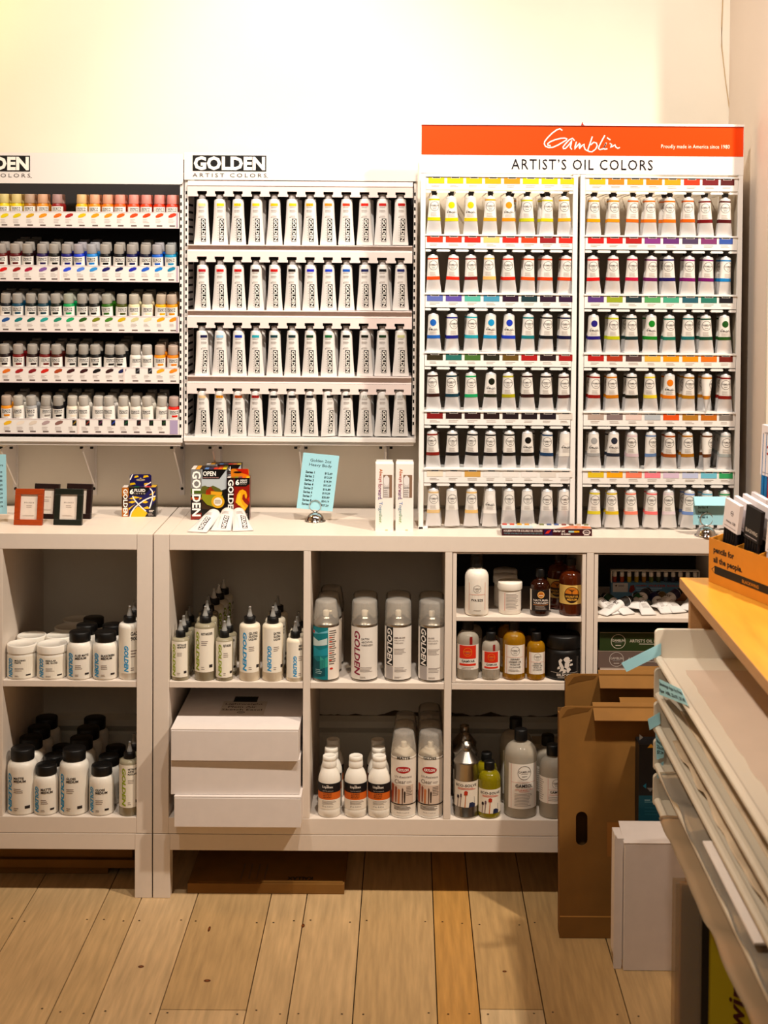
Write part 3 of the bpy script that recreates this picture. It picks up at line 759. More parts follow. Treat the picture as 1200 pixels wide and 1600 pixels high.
mb.bars(-.0095, .0095, .0445, .0555, 4, f, 'print', 'a8a09a', .28)
o_label = mb.mesh('label')
mb = MB(); OT.wrap(mb, .043, .0925, .0003, 'print', 'e8e4de', 5)
signature(mb, -.0115, .0125, .0545, .0635, f, 'print', '2a2624', .0007); mb.bars(-.0095, .0105, .0445, .0535, 4, f, 'print', 'b0a8a2', .28)
o_label2 = mb.mesh('label')
mb = MB(); OT.wrap(mb, .0345, .0430, .0005, 'tint', 'ffffff', 2); o_band = mb.mesh('color_band')
mb = MB(); OT.wrap(mb, .0865, .0905, .0005, 'tint', 'ffffff', 2); o_collar = mb.mesh('color_collar')
mb = MB().disc(.0005, .0755, .0082, .0086, OT.surf(.0006), 'tint', 'ffffff', 24); o_dot = mb.mesh('color_dot')
po_std = [('tube_body', o_body), ('cap', o_cap), ('label', o_label), ('color_band', o_band), ('color_collar', o_collar)]
po_dot = [('tube_body', o_body), ('cap', o_cap), ('label', o_label2), ('color_band', o_band), ('color_dot', o_dot)]
po_nob = [('tube_body', o_body), ('cap', o_cap), ('label', o_label)]
rg = random.Random(11)
for ci, (ca, cb) in enumerate(cols):
    bay = 'left' if ci == 0 else 'right'
    for ri, L in enumerate(LINES):
        # shelf tray, swatch strip and the tracks that the caps hang in
        mb = MB()
        if ri: mb.box(ca+.001, cb-.001, YG+.002, .322, zl(L+1.2), zl(L-.8), 'rack_white')
        mb.box(ca+.001, cb-.001, YG, YG+.003, zl(L+21.5), zl(L+.5), 'rack_white')
        mb.box(ca, cb, YG-.003, YG+.002, zl(L+1.6), zl(L-.6), 'rack_white')
        sh = wpart('shelf', mb, rackG)
        mb = MB(); F1 = lambda u, v: (u, YG-.0006, v); F2 = lambda u, v: (u, YG-.0009, v)
        for i, px in enumerate(GXS[ci]):
            c = W(px+.5, L, YG).x+(-.004 if ri else .0)+(.006 if i < 7 else .003); hw = .0205 if i < 7 else .0175
            mb.rect(c-hw, c+hw, zl(L+12), zl(L+2.2), F1, 'print', STRIP[ci][ri][i])
            mb.rect(c-.011, c+.011, zl(L+4), zl(L+1.8), F2, 'print', 'f0e8e0'); mb.rect(c-.009, c+.009, zl(L+3.6), zl(L+1.8), F2, 'print', '2a2020')
            mb.bars(c-.013, c+.013, zl(L+18), zl(L+13.5), 2, F1, 'print', 'b8aca4', .3, .4, rg)
        wpart('swatch_strip', mb, rackG, parent=sh)
        mb = MB(); zt_, zb_ = zl(L+23), zl(L+27.2)
        xs = [W(px, L+25, YG).x for px in GXS[ci]]
        edges = [ca+.001]+[e for x in xs for e in (x-.0088, x+.0088)]+[cb-.001]
        for e0, e1 in zip(edges[::2], edges[1::2]):
            if e1-e0 > .003: mb.box(e0, e1, YG+.0005, YG+.003, zb_+.001, zt_, 'rack_white')
        for x in xs:
            for e in (x-.0088, x+.0068): mb.box(e, e+.002, YG+.003, .322, zb_+.002, zb_+.005, 'rack_white')
        wpart('hanging_track', mb, rackG)
        for i, px in enumerate(GXS[ci]):
            x = xs[i]+rg.uniform(-.001, .001); ztop = zl(L+24.0); z = ztop-.1105+rg.uniform(-.0006, .0006)
            c = BAND[ci][ri][i]; key = (ci, ri, i); yaw = rg.uniform(-.25, .25)
            if key == (1, 3, 6): yaw = 1.25
            if key == (1, 4, 6): yaw = .95
            if key in ((1, 1, 7), (0, 2, 1), (0, 4, 7), (1, 4, 3)): yaw = .45
            sway = rg.uniform(-.035, .035)
            where = f"{ordn(i, 8)}, {ROWN[ri]} row, {bay} bay"
            tin = {'color_band': c, 'color_collar': c, 'color_dot': c}
            nob = ri == 5 and ci == 0 and i in (1, 4, 5, 6, 7)
            if key in DOT:
                inst('oil_paint_tube', po_dot, f"oil tube with {cname(c)} dot, {where} of oil rack", 'paint tube', (x, YG+.013, z), (0, sway, yaw*.5), 'oil tubes hanging in the rack', tin)
            elif nob:
                inst('oil_paint_tube', po_nob, f"plain white oil tube without band, {where} of oil rack", 'paint tube', (x, YG+.013, z), (0, sway, yaw*.5), 'oil tubes hanging in the rack', tin)
            else:
                inst('oil_paint_tube', po_std, f"oil tube with {cname(c)} band, {where} of oil rack", 'paint tube', (x, YG+.013, z), (0, sway, yaw), 'oil tubes hanging in the rack', tin)
            for d in range(REAR[(ci, ri)][i]):
                nm = ['tube behind', 'third tube behind', 'fourth tube behind'][d]
                inst('oil_paint_tube', po_nob if nob else po_std, f"{nm} the {ordn(i, 8)} front tube, {ROWN[ri]} row, {bay} bay of oil rack", 'paint tube', (x+rg.uniform(-.004, .004), YG+.013+.034*(d+1), z), (0, rg.uniform(-.05, .05), rg.uniform(-.3, .5)), 'oil tubes hanging in the rack', tin)
# ------------------------------------------------------------------ things standing on the shelf unit tops
def lean_frame(px, py, wpx, hpx, m, label, yaw=0.0, lean=.17):
    g = G(px, py, ZC); k = mpp(g.y); w_, h_ = wpx*k, hpx*k/math.cos(lean)
    r = thing('picture_frame', label, 'picture frame', (g.x, g.y, ZC+.0005), (0, 0, yaw), 'small frames on the left unit')
    Rm = Matrix.Rotation(-lean, 4, 'X'); b = w_*.2
    mb = MB()
    for x0, x1, z0, z1 in ((-w_/2, w_/2, 0, b), (-w_/2, w_/2, h_-b, h_), (-w_/2, -w_/2+b, b, h_-b), (w_/2-b, w_/2, b, h_-b)): mb.box(x0, x1, 0, .012, z0, z1, m, M=Rm)
    part('frame', mb, r, .0012)
    mb = MB().box(-w_/2+b-.001, w_/2-b+.001, .005, .008, b-.001, h_-b+.001, 'frame_paper', M=Rm)
    fn = lambda u, v: tuple(Rm @ Vector((u, .0046, v)))
    mb.text('MINIS', -w_*.17, w_*.17, h_*.60, h_*.635, fn, 'print', '7a6a60', spacing=1.3)
    mb.bars(-w_*.1, w_*.1, h_*.47, h_*.56, 2, fn, 'print', 'a09088', .35); mb.bars(-w_*.22, w_*.22, h_*.24, h_*.28, 2, fn, 'print', 'c8b8ac', .4)
    part('picture_sheet', mb, r)
    mb = MB().box(-w_*.12, w_*.12, .0125, .015, .004, h_*.8, 'frame_dark', M=Rm); mb.prism([(h_*.16+.012, 0), (h_*.16+.030, 0), (.03, h_*.55), (.026, h_*.55)], -w_*.1, w_*.1, lambda p, q, a: (a, p, q), 'frame_dark')
    part('stand', mb, r)
    return r
lean_frame(43, 821, 45, 56, 'frame_wood', 'reddish brown wooden picture frame standing in front at left', -.05)
lean_frame(70, 811, 40, 54, 'frame_dark', 'dark brown picture frame half hidden behind the reddish brown one', -.12)
lean_frame(105, 821, 45, 56, 'frame_green', 'blackish green picture frame standing in front, right of the reddish one', -.05)
lean_frame(121, 811, 41, 54, 'frame_dark', 'dark brown picture frame tilted behind the blackish green one', -.12)

def price_card(name, corners, Y, draw, label, thick=.0006):
    pass
# left price card, cut by the picture edge
p = W(11, 803, .14); q = W(12, 709, .14); k = mpp(.14)
mb = MB(); w_, h_ = .095, (q.z-p.z)
mb.box(-w_, 0, 0, .0006, 0, h_, 'blue_paper'); f = lambda u, v: (u, -.0004, v)
mb.text('colors', -.05, -.008, h_*.80, h_*.84, f, 'print', '20303a', keep='r')
for i, s in enumerate(['$7.19', '$7.99', '$9.85', '$10.29', '$11.85', '$13.29', '$14.49', '$16.09', '$18.39']):
    mb.text(s, -.045, -.0105, h_*(.70-.072*i)-.003, h_*(.70-.072*i)+.003, f, 'print', '20303a', keep='r', bold=.012)
    mb.text(f'Series {i+1}', -.09, -.055, h_*(.70-.072*i)-.003, h_*(.70-.072*i)+.003, f, 'print', '20303a', keep='l', bold=.012)
single('price_card', mb, 'pale blue price card cut off by the left edge, beside small picture frames', 'price card', (p.x, .14, p.z), (.06, 0, 0))

def holder(px, py, label, s=1.0):
    g = G(px, py, ZC); r = thing('card_holder', label, 'card holder', (g.x, g.y+.027*s, ZC+.0004))
    prof = [(.0275*s, 0), (.0275*s, .0018*s)]+[(.0235*s*math.cos(a), .002*s+.022*s*math.sin(a)) for a in [i*PI/2/9 for i in range(9)]]+[(0, .024*s)]
    part('base', MB().lathe(prof, 'chrome', 32), r)
    mb = MB()
    for y in (-.0022, .0022):
        pts = [(.0155*s*math.sin(a), y, .0405*s-.0155*s*math.cos(a)) for a in [2*PI*i/28 for i in range(28)]]
        mb.tube(pts, .0011, 'chrome', 8, closed=True)
    mb.lathe([(.003, .0225*s), (.003, .027*s), (0, .027*s)], 'chrome', 12)
    part('ring_clip', mb, r); return r
h1 = holder(491.5, 817.5, 'chrome domed ring holder gripping the tilted price card on the shelf top')
# tilted price list in the ring
yc = h1.location.y
c = [W(463.3, 794, yc), W(519.5, 799.3, yc), W(530, 712, yc), W(474, 707, yc)]
ux = (c[1]-c[0]).normalized(); vz = (c[3]-c[0]).normalized(); w_ = (c[1]-c[0]).length; h_ = (c[3]-c[0]).length
mb = MB(); o0 = Vector((0, 0, 0)); nrm = Vector((0, 1, 0))
mb.add([o0+ux*a+vz*b+nrm*d for d in (0, .0006) for a, b in ((0, 0), (w_, 0), (w_, h_), (0, h_))], [(0, 1, 2, 3), (7, 6, 5, 4), (0, 4, 5, 1), (1, 5, 6, 2), (2, 6, 7, 3), (3, 7, 4, 0)], 'blue_paper')
f = frame(-nrm*.0004, ux, vz)
mb.text('Golden 2oz', w_*.22, w_*.80, h_*.855, h_*.905, f, 'print', '20303a'); mb.text('Heavy Body', w_*.2, w_*.83, h_*.76, h_*.825, f, 'print', '20303a')
for i, s in enumerate(['$12.69', '$13.29', '$14.39', '$15.69', '$16.89', '$19.29', '$20.89', '$24.19', '$27.29']):
    y = h_*(.665-.0715*i)
    mb.text(f'Series {i+1}', w_*.13, w_*.38, y-.0032, y+.0032, f, 'print', '101c24', bold=.025); mb.text(s, w_*.66, w_*.87, y-.0032, y+.0032, f, 'print', '101c24', bold=.025)
single('price_card', mb, 'tilted pale blue price list for heavy body paint held in the chrome ring', 'price card', tuple(c[0]))

def print_box(name, label, cat, g, w_, d, h_, yaw, side, draw, tab=None, group=None, bev=.0008, m='gloss_print', top='f2e8dc'):
    r = thing(name, label, cat, (g.x, g.y, g.z), (0, 0, yaw), group)
    mb = MB().box(-w_/2, w_/2, 0, d, 0, h_, m, side); draw(mb, w_, h_, d); part('carton', mb, r)
    if tab: mb = MB(); tab(mb, w_, h_, d); part('hang_tab', mb, r)
    return r
# --- small fluid set
def d_fluid(mb, w_, h_, d):
    F1, F2, F3, F4 = [flat(-.0003*i) for i in (1, 2, 3, 4)]; R = lambda a, b, c_, e, fn, col: mb.rect(w_*(a-.5), w_*(b-.5), h_*c_, h_*e, fn, 'gloss_print', col)
    P = lambda pts, fn, col: mb.poly([(w_*(a-.5), h_*b) for a, b in pts], fn, 'gloss_print', col)
    S = lambda pts, w2, fn, col: mb.stroke([(w_*(a-.5), h_*b) for a, b in pts], w2, fn, 'gloss_print', col)
    R(0, 1, 0, 1, F1, '181450')
    for a in ((.2, .62, .38, .70, .55, .66, .3, .60), (.18, .5, .3, .55, .44, .52, .3, .46), (.2, .22, .3, .34, .4, .44, .2, .3), (.6, .48, .68, .57, .78, .5, .7, .46), (.8, .74, .9, .82, .98, .88, .92, .76), (.5, .6, .56, .66, .6, .64, .52, .59), (.9, .6, .98, .7, .99, .6, .93, .52), (.62, .30, .75, .36, .85, .28, .7, .27)):
        P([(a[i], a[i+1]) for i in range(0, 8, 2)], F2, 'e8b808')
    P([(.25, 0), (.32, .2), (.47, .36), (.62, .28), (.76, .12), (.68, 0)], F2, 'e8b808')
    P([(.68, 0), (.82, .28), (1, .55), (1, 0)], F2, '0c0a0c')
    S([(.24, 0), (.28, .16), (.38, .32), (.5, .44), (.65, .56), (.82, .65), (.98, .7)], .0032, F3, 'f4ece8'); S([(.32, .7), (.36, .6), (.46, .46), (.58, .32), (.70, .2)], .0032, F3, 'f4ece8')
    S([(.82, .98), (.89, .88), (.91, .75), (.89, .58), (.85, .42), (.82, .3)], .0032, F3, 'f4ece8')
    P([(.2, 1), (.86, 1), (.66, .74), (.2, .74)], F3, '0c0a0c')
    mb.text('6', w_*-.27, w_*-.15, h_*.77, h_*.95, F4, 'gloss_print', 'fffaf0', bold=.04); mb.text('FLUID', w_*-.13, w_*.19, h_*.85, h_*.95, F4, 'gloss_print', 'fffaf0', bold=.02); mb.text('INTRO', w_*-.13, w_*.19, h_*.77, h_*.81, F4, 'gloss_print', 'e8d8c8', spacing=1.6)
    R(0, .2, 0, 1, F3, 'a86010'); R(0, .2, .3, .7, F3, '181018')
    mb.text('GOLDEN', w_*-.46, w_*-.33, h_*.03, h_*.95, F4, 'gloss_print', 'fff8f0', bold=.03, rot=1)
    mb.bars(w_*.3, w_*.45, h_*.15, h_*.24, 2, F4, 'gloss_print', 'e8dcd0'); mb.bars(w_*.27, w_*.45, h_*.04, h_*.12, 2, F4, 'gloss_print', 'b8a8a0')
    Ft = lambda u, v: (u, v, h_+.0003)
    for i, c_ in enumerate(['f0e8e0', '20140c', '185828', '402048', 'd82010', 'e8b808']): mb.rect(w_*(i/6-.5)+.001, w_*((i+1)/6-.5)-.0006, 0, d*.9, Ft, 'gloss_print', c_)
def t_fluid(mb, w_, h_, d):
    x0, x1, z1 = -w_*.30, w_*.34, h_+.032; y = d*.5; hz = h_+.017
    out = [(x0, h_), (x1, h_), (x1, z1-.004), (x1-.004, z1), (x0+.004, z1), (x0, z1-.004)]
    mb.prism(out, y, y+.0008, lambda p, q, a: (p, a, q), 'gloss_print', '181450')
    F = flat(y-.0003); F2 = flat(y-.0005)
    for a in ((x0, h_+.002, .016, .008), (x0+.012, h_+.022, .012, .007), (x1-.022, h_+.022, .015, .008), (x1-.02, h_+.003, .014, .006)): mb.poly([(a[0], a[1]), (a[0]+a[2], a[1]+a[3]*.4), (a[0]+a[2]*.8, a[1]+a[3]), (a[0]+a[2]*.1, a[1]+a[3]*.8)], F, 'gloss_print', 'e8b808')
    mb.stroke([(x0+.001, h_+.018), (x0+.007, z1-.001)], .003, F2, 'gloss_print', 'f4ece8'); mb.stroke([(x1-.018, h_), (x1-.002, h_+.01)], .003, F2, 'gloss_print', 'f4ece8')
    cx_ = (x0+x1)/2; mb.disc(cx_, hz, .012, .003, F2, 'gloss_print', 'a89880'); mb.disc(cx_, hz+.002, .003, .004, F2, 'gloss_print', 'a89880')
g = G(217, 807.5, ZC)
print_box('paint_set_box', 'small yellow and navy boxed set of six fluid paints on left unit', 'paint set box', g, .090, .042, .079, .07, '1a1216', d_fluid, t_fluid)
# --- tall open set box (two of them) and heavy body box
def d_open(mb, w_, h_, d):
    F1, F2, F3, F4 = [flat(-.0003*i) for i in (1, 2, 3, 4)]
    P = lambda pts, fn, col: mb.poly([(w_*(a-.5), h_*b) for a, b in pts], fn, 'gloss_print', col)
    P([(0, 0), (1, 0), (1, 1), (0, 1)], F1, '100c0c'); P([(0, 1), (1, 1), (1, .62), (.85, .58), (.7, .64), (.4, .66), (0, .6)], F2, 'b4bcc0')
    P([(.3, .66), (.4, .68), (.5, .64), (.62, .68), (.8, .62), (.88, .57), (.88, .5), (.3, .52)], F3, '5a5a20'); P([(.42, .58), (.55, .66), (.66, .58), (.66, .5), (.42, .5)], F3, 'c03810'); P([(.56, .57), (.88, .55), (.86, .48), (.56, .5)], F4, 'e0a020')
    P([(.3, .52), (.9, .48), (.9, .3), (.7, .24), (.45, .3), (.3, .42)], F2, '8a8a18'); P([(.3, .4), (.45, .28), (.6, .26), (.5, .2), (.3, .22)], F3, '382410')
    mb.disc(w_*.26, h_*.36, w_*.185, w_*.185, F3, 'gloss_print', 'e0a818', 24); mb.disc(w_*.26, h_*.36, w_*.12, w_*.12, F4, 'gloss_print', 'f4ead8', 24); 
    mb.bars(w_*.17, w_*.35, h_*.32, h_*.40, 5, flat(-.0015), 'gloss_print', 'a89878')
    P([(.32, 1), (1, 1), (.8, .81), (.32, .81)], F3, '0c0a0a'); mb.text('OPEN', w_*-.16, w_*.2, h_*.87, h_*.965, F4, 'gloss_print', 'fffaf2', bold=.025); mb.text('LANDSCAPE PAINTING', w_*-.16, w_*.28, h_*.828, h_*.848, F4, 'gloss_print', 'e0a8a0')
    P([(0, 1), (.3, 1), (.3, 0), (0, 0)], F3, '7a7874'); P([(0, .62), (.3, .62), (.3, .52), (0, .52)], flat(-.0010), '4a6018'); P([(0, .48), (.3, .5), (.3, 0), (0, 0)], flat(-.0010), '120c0c'); P([(0, .45), (.3, .44), (.3, .40), (0, .40)], flat(-.0011), 'b04810'); P([(0, .1), (.3, .14), (.3, .02), (0, 0)], flat(-.0011), '802010')
    mb.text('GOLDEN', w_*-.465, w_*-.22, h_*.07, h_*.97, flat(-.0014), 'gloss_print', 'fffaf2', bold=.03, rot=1)
    Ft = lambda u, v: (u, v, h_+.0003)
    for j in range(2):
        for i, c_ in enumerate(['f0e8e0', 'e8a018', '241410', ('5080c0', '101828')[j], ('301848', '181020')[j], ('d02010', '401010')[j], ('e86010', '802010')[j], ('f0c810', '686010')[j]]): mb.rect(w_*(i/8-.5)+.0006, w_*((i+1)/8-.5)-.0006, d*.5*j, d*.5*(j+1)-.001, Ft, 'gloss_print', c_)
g = G(326, 812, ZC); g2 = Vector((g.x+.030, g.y+.069, g.z))
print_box('paint_set_box', 'tall open acrylics box with landscape picture, nearer one on the shelf top', 'paint set box', g, .094, .066, .134, .04, '0e0b0b', d_open)
print_box('paint_set_box', 'dark set box mostly hidden behind the tall landscape picture box', 'paint set box', g2, .094, .042, .137, .0, '0e0b0b', d_open)
def d_heavy(mb, w_, h_, d):
    F1, F2, F3, F4 = [flat(-.0003*i) for i in (1, 2, 3, 4)]
    P = lambda pts, fn, col: mb.poly([(w_*(a-.5), h_*b) for a, b in pts], fn, 'gloss_print', col)
    P([(0, 0), (1, 0), (1, 1), (0, 1)], F1, '8a1408'); P([(0, 0), (.3, 0), (.3, 1), (0, 1)], F2, '180c0c'); P([(.3, .6), (.3, 1), (.36, 1), (.36, .6)], F2, '6a1008')
    P([(.38, .42), (.45, .6), (.56, .7), (.7, .73), (.85, .68), (.9, .58), (.86, .5), (.8, .54), (.78, .62), (.7, .6), (.68, .5), (.78, .42), (.95, .34), (.7, .1), (.55, .1), (.68, .26), (.55, .36)], F3, 'e8a010')
    P([(.42, .42), (.5, .6), (.62, .66), (.6, .5), (.7, .36), (.84, .28), (.72, .2), (.66, .32), (.5, .36)], F4, 'f0c028'); P([(.55, 0), (1, .4), (1, 0)], F3, '0c0a0a'); P([(.9, .5), (1, .56), (1, .42)], F3, 'd02808')
    P([(.34, 1), (1, 1), (1, .86), (.84, .8), (.34, .8)], F3, '0c0a0a')
    mb.text('6', w_*-.12, w_*.05, h_*.83, h_*.965, F4, 'gloss_print', 'fffaf2', bold=.04); mb.text('HEAVY', w_*.09, w_*.4, h_*.925, h_*.965, F4, 'gloss_print', 'fffaf2', bold=.02); mb.text('BODY', w_*.09, w_*.4, h_*.875, h_*.915, F4, 'gloss_print', 'fffaf2', bold=.02); mb.text('INTRO', w_*.09, w_*.35, h_*.835, h_*.86, F4, 'gloss_print', 'c8b8a8', spacing=1.4)
    mb.text('GOLDEN', w_*-.45, w_*-.2, h_*.12, h_*.96, F4, 'gloss_print', 'fffaf2', bold=.03, rot=1); mb.bars(w_*.28, w_*.42, h_*.06, h_*.16, 4, F4, 'gloss_print', 'b8a8a0')
    Ft = lambda u, v: (u, v, h_+.0003)
    for i, c_ in enumerate(['f0e8e0', '806010', '308030', '402858', 'e05810', 'e8c810']): mb.rect(w_*(i/6-.5)+.0004, w_*((i+1)/6-.5)-.0004, 0, d*.6, Ft, 'gloss_print', c_)
def t_heavy(mb, w_, h_, d):
    x0, x1, z1 = -w_*.36, w_*.44, h_+.021; y = d*.55
    mb.prism([(x0, h_), (x1, h_), (x1, z1-.003), (x1-.003, z1), (x0+.003, z1), (x0, z1-.003)], y, y+.0008, lambda p, q, a: (p, a, q), 'gloss_print', 'd87810')
    mb.poly([(x0+.012, z1), (x1-.003, z1), (x1, h_+.004), (x0+.024, h_+.012)], flat(y-.0003), 'gloss_print', 'b82008'); mb.disc((x0+x1)/2-.006, h_+.012, .011, .0025, flat(y-.0006), 'gloss_print', '2a1008')
g = G(372, 812.5, ZC)
print_box('paint_set_box', 'red and orange boxed set of six heavy body paints with hang tab', 'paint set box', g, .060, .040, .112, .03, '6a1a0c', d_heavy, t_heavy)
# --- two tall white cartons with rainbow lettering
def d_fwd(mb, w_, h_, d):
    F1, F2, F3 = [flat(-.0003*i) for i in (1, 2, 3)]
    s = 'Always forward. Together.'; vs, fs, asp = text_geo(s)
    seg = [('Always', 'd87818', 'b82040'), ('forward.', 'a02048', '503090'), ('Together.', '5080c8', '88b840')]
    x0, x1 = w_*-.36, w_*-.12; spans = [(.93, .73), (.71, .47), (.44, .11)]
    for (t, ca_, cb_), (a, b) in zip(seg, spans):
        v2, f2, _ = text_geo(t); o = len(mb.v)
        pts = [(x0+(x1-x0)*y, h_*(a-(a-b)*x), x) for x, y in v2]
        mb.v += [F2(u, v) for u, v, _ in pts]; A, B = lin(ca_), lin(cb_)
        for fc in f2:
            q = sum(pts[i][2] for i in fc)/len(fc)
            mb.f.append(tuple(i+o for i in fc)); mb.m.append('print'); mb.c.append(tuple(A[i]*(1-q)+B[i]*q for i in range(3))); mb.s.append(False)
    mb.rect(w_*-.08, w_*.42, h_*.50, h_*.84, F1, 'print', '8a6a54')
    mb.rect(w_*-.06, w_*.26, h_*.505, h_*.80, F2, 'print', 'd8d0cc'); mb.disc(w_*.1, h_*.755, w_*.155, h_*.075, F3, 'print', 'e8e4e2'); mb.text('Gamblin', w_*-.05, w_*.26, h_*.635, h_*.665, F3, 'print', '1a1614', shear=.3); mb.bars(w_*-.05, w_*.24, h_*.51, h_*.62, 4, F3, 'print', '8a827c', .3)
    mb.rect(w_*.05, w_*.2, h_*.01, h_*.025, F2, 'print', 'e8c890')
def t_fwd(mb, w_, h_, d): mb.box(-w_*.46, w_*.46, d*.55, d*.57, h_, h_+.008, 'white_card'); mb.prism([(0, h_), (d*.5, h_+.004), (d*.5, h_)], -w_*.48, w_*.48, lambda p, q, a: (a, p, q), 'white_card')
for i, (px, s) in enumerate(((600.5, 'left'), (631.8, 'right'))):
    g = G(px, 830, ZC)
    print_box('tube_carton', f'tall white carton with rainbow lettering and window, {s} one of the pair', 'carton', g, .0455, .044, .172, (.05, .0)[i], 'f4ece4', d_fwd, t_fwd, 'white cartons beside the oil rack', m='print')
# --- flat set box in front of the oil rack
g = G(856, 840.5, ZC); w_ = 142*mpp(0); h_, d_ = .0175, .060
r = thing('paint_set_box', 'flat maroon boxed set of water soluble oil colors in front of the oil rack', 'paint set box', (g.x, .012, ZC+.0005))
mb = MB().box(-w_/2, w_/2, 0, d_, 0, h_, 'gloss_print', '3a0c14'); F1, F2 = flat(-.0003), flat(-.0006)
mb.text('HOLBEIN WATER SOLUBLE OIL COLORS', w_*-.48, w_*-.05, h_*.56, h_*.85, F1, 'gloss_print', 'f4e4dc', bold=.02); mb.text('WATER SOLUBLE OIL COLORS FOR ARTISTS', w_*-.48, w_*-.05, h_*.2, h_*.42, F1, 'gloss_print', '70a0a8')
mb.poly([(w_*-.03, .001), (w_*.06, .001), (w_*.06, h_*.95), (w_*-.03, h_*.95)], F1, 'gloss_print', '281048'); mb.poly([(w_*-.02, h_*.3), (w_*.02, h_*.35), (w_*.05, h_*.9), (w_*.0, h_*.7)], F2, 'gloss_print', 'd02818')
mb.text('Starter set', w_*.07, w_*.2, h_*.55, h_*.9, F1, 'gloss_print', 'fff4ea', shear=.2, bold=.02); mb.text('12 Colors', w_*.16, w_*.26, h_*.15, h_*.45, F1, 'gloss_print', 'fff4ea', bold=.02)
mb.rect(w_*.24, w_*.30, h_*.5, h_*.75, F1, 'gloss_print', 'a8d0d0'); mb.rect(w_*.30, w_*.36, h_*.5, h_*.75, F1, 'gloss_print', 'e8a810'); mb.ring(w_*.44, h_*.55, .0045, .006, F1, 'gloss_print', 'f4e4dc', 20, 1.7); mb.text('Holbein', w_*.40, w_*.48, h_*.45, h_*.66, F1, 'gloss_print', 'f4e4dc')
mb.rect(w_*.41, w_*.47, h_*.12, h_*.2, F1, 'gloss_print', 'f4e4dc')
part('carton', mb, r, 0)
mb = MB().box(-w_/2+.0005, w_/2-.0005, .0005, d_-.0005, h_, h_+.0006, 'gloss_print', 'e8e0d8'); Ft = lambda u, v: (u, v, h_+.001)
mb.rect(w_*-.5+.001, w_*-.15, .002, d_*.6, Ft, 'gloss_print', 'bcd4e0'); mb.poly([(w_*.1, .001), (w_*.5-.001, .001), (w_*.5-.001, d_*.5), (w_*.3, d_*.7)], Ft, 'gloss_print', 'd87040')
for i, c_ in enumerate(['c03020', 'c84020', 'd8a020', 'd09018', 'e8e0d0', '6a7038', '385080', '405890', '803020', '604020', 'b09070', '808060']): mb.box(w_*(i/12-.48), w_*((i+.6)/12-.48), d_*.75, d_*.95, h_+.0006, h_+.003, 'gloss_print', c_)
part('lid', mb, r)

# --- three white tubes lying on the shelf top
LT = TubeShape(.125, .0185, .0530, .006)
lt_body = LT.body('tube_white', .007).mesh('tube_body')
lt_cap = oct_cap(.1255, .0105, .0115, .017, 'grey_plastic', 10).mesh('cap')
mb = MB(); f = LT.surf(.0003); f2 = LT.surf(.0006)
mb.rect(-.0005, .0125, .0095, .072, f, 'print', '2a1418', 4, 12); mb.text('GOLDEN', .001, .011, .011, .0705, f2, 'print', 'faf5f2', bold=.03, rot=1); mb.bars(-.011, -.007, .012, .07, 9, f, 'print', 'b8b0b4', .25); mb.bars(-.009, .009, .082, .1, 5, f, 'print', '9a8a84', .3)
lt_label = mb.mesh('label')
for i, (px, py, yaw, s) in enumerate(((307, 832.5, -.22, 'leftmost'), (344.5, 830.5, -.02, 'middle'), (380, 830.5, .22, 'rightmost'))):
    g = G(px, py, ZC)
    inst('acrylic_tube', [('tube_body', lt_body), ('cap', lt_cap), ('label', lt_label)], f'{s} of three large white tubes lying before the boxed sets', 'paint tube', (g.x, max(g.y, .012), ZC+.0022), (-PI/2+.14, 0, 0) if False else (-(PI/2-.155), 0, yaw), 'white tubes lying on the shelf top')

# --- right-hand card holder and folded blue card
h2 = holder(1107, 841, 'chrome ring holder with folded blue card, at right end of the shelf top', 1.05)
h2.rotation_euler = (0, 0, .2)
yc = h2.location.y; a = W(1083, 820, yc); b = W(1128, 776, yc)
mb = MB(); w_ = b.x-a.x+.012; h_ = b.z-a.z
mb.box(0, w_, 0, .0006, 0, h_, 'blue_paper'); f = flat(-.0004)
mb.prism([(-.0006, h_*.66), (-.016, h_*.72), (-.0150, h_*.725), (0, h_*1.0), (0, h_*.985)], .001, w_-.001, lambda p, q, a: (a, p, q), 'blue_paper')
for i, s in enumerate(['Series 4', 'Series 5', 'Series 6']): mb.text(s, w_*.14, w_*.44, h_*(.62-.17*i)-.003, h_*(.62-.17*i)+.003, f, 'print', '123038', bold=.015)
single('price_card', mb, 'folded blue price card with its top bent over, in front of the oil rack', 'price card', (a.x, yc, a.z))

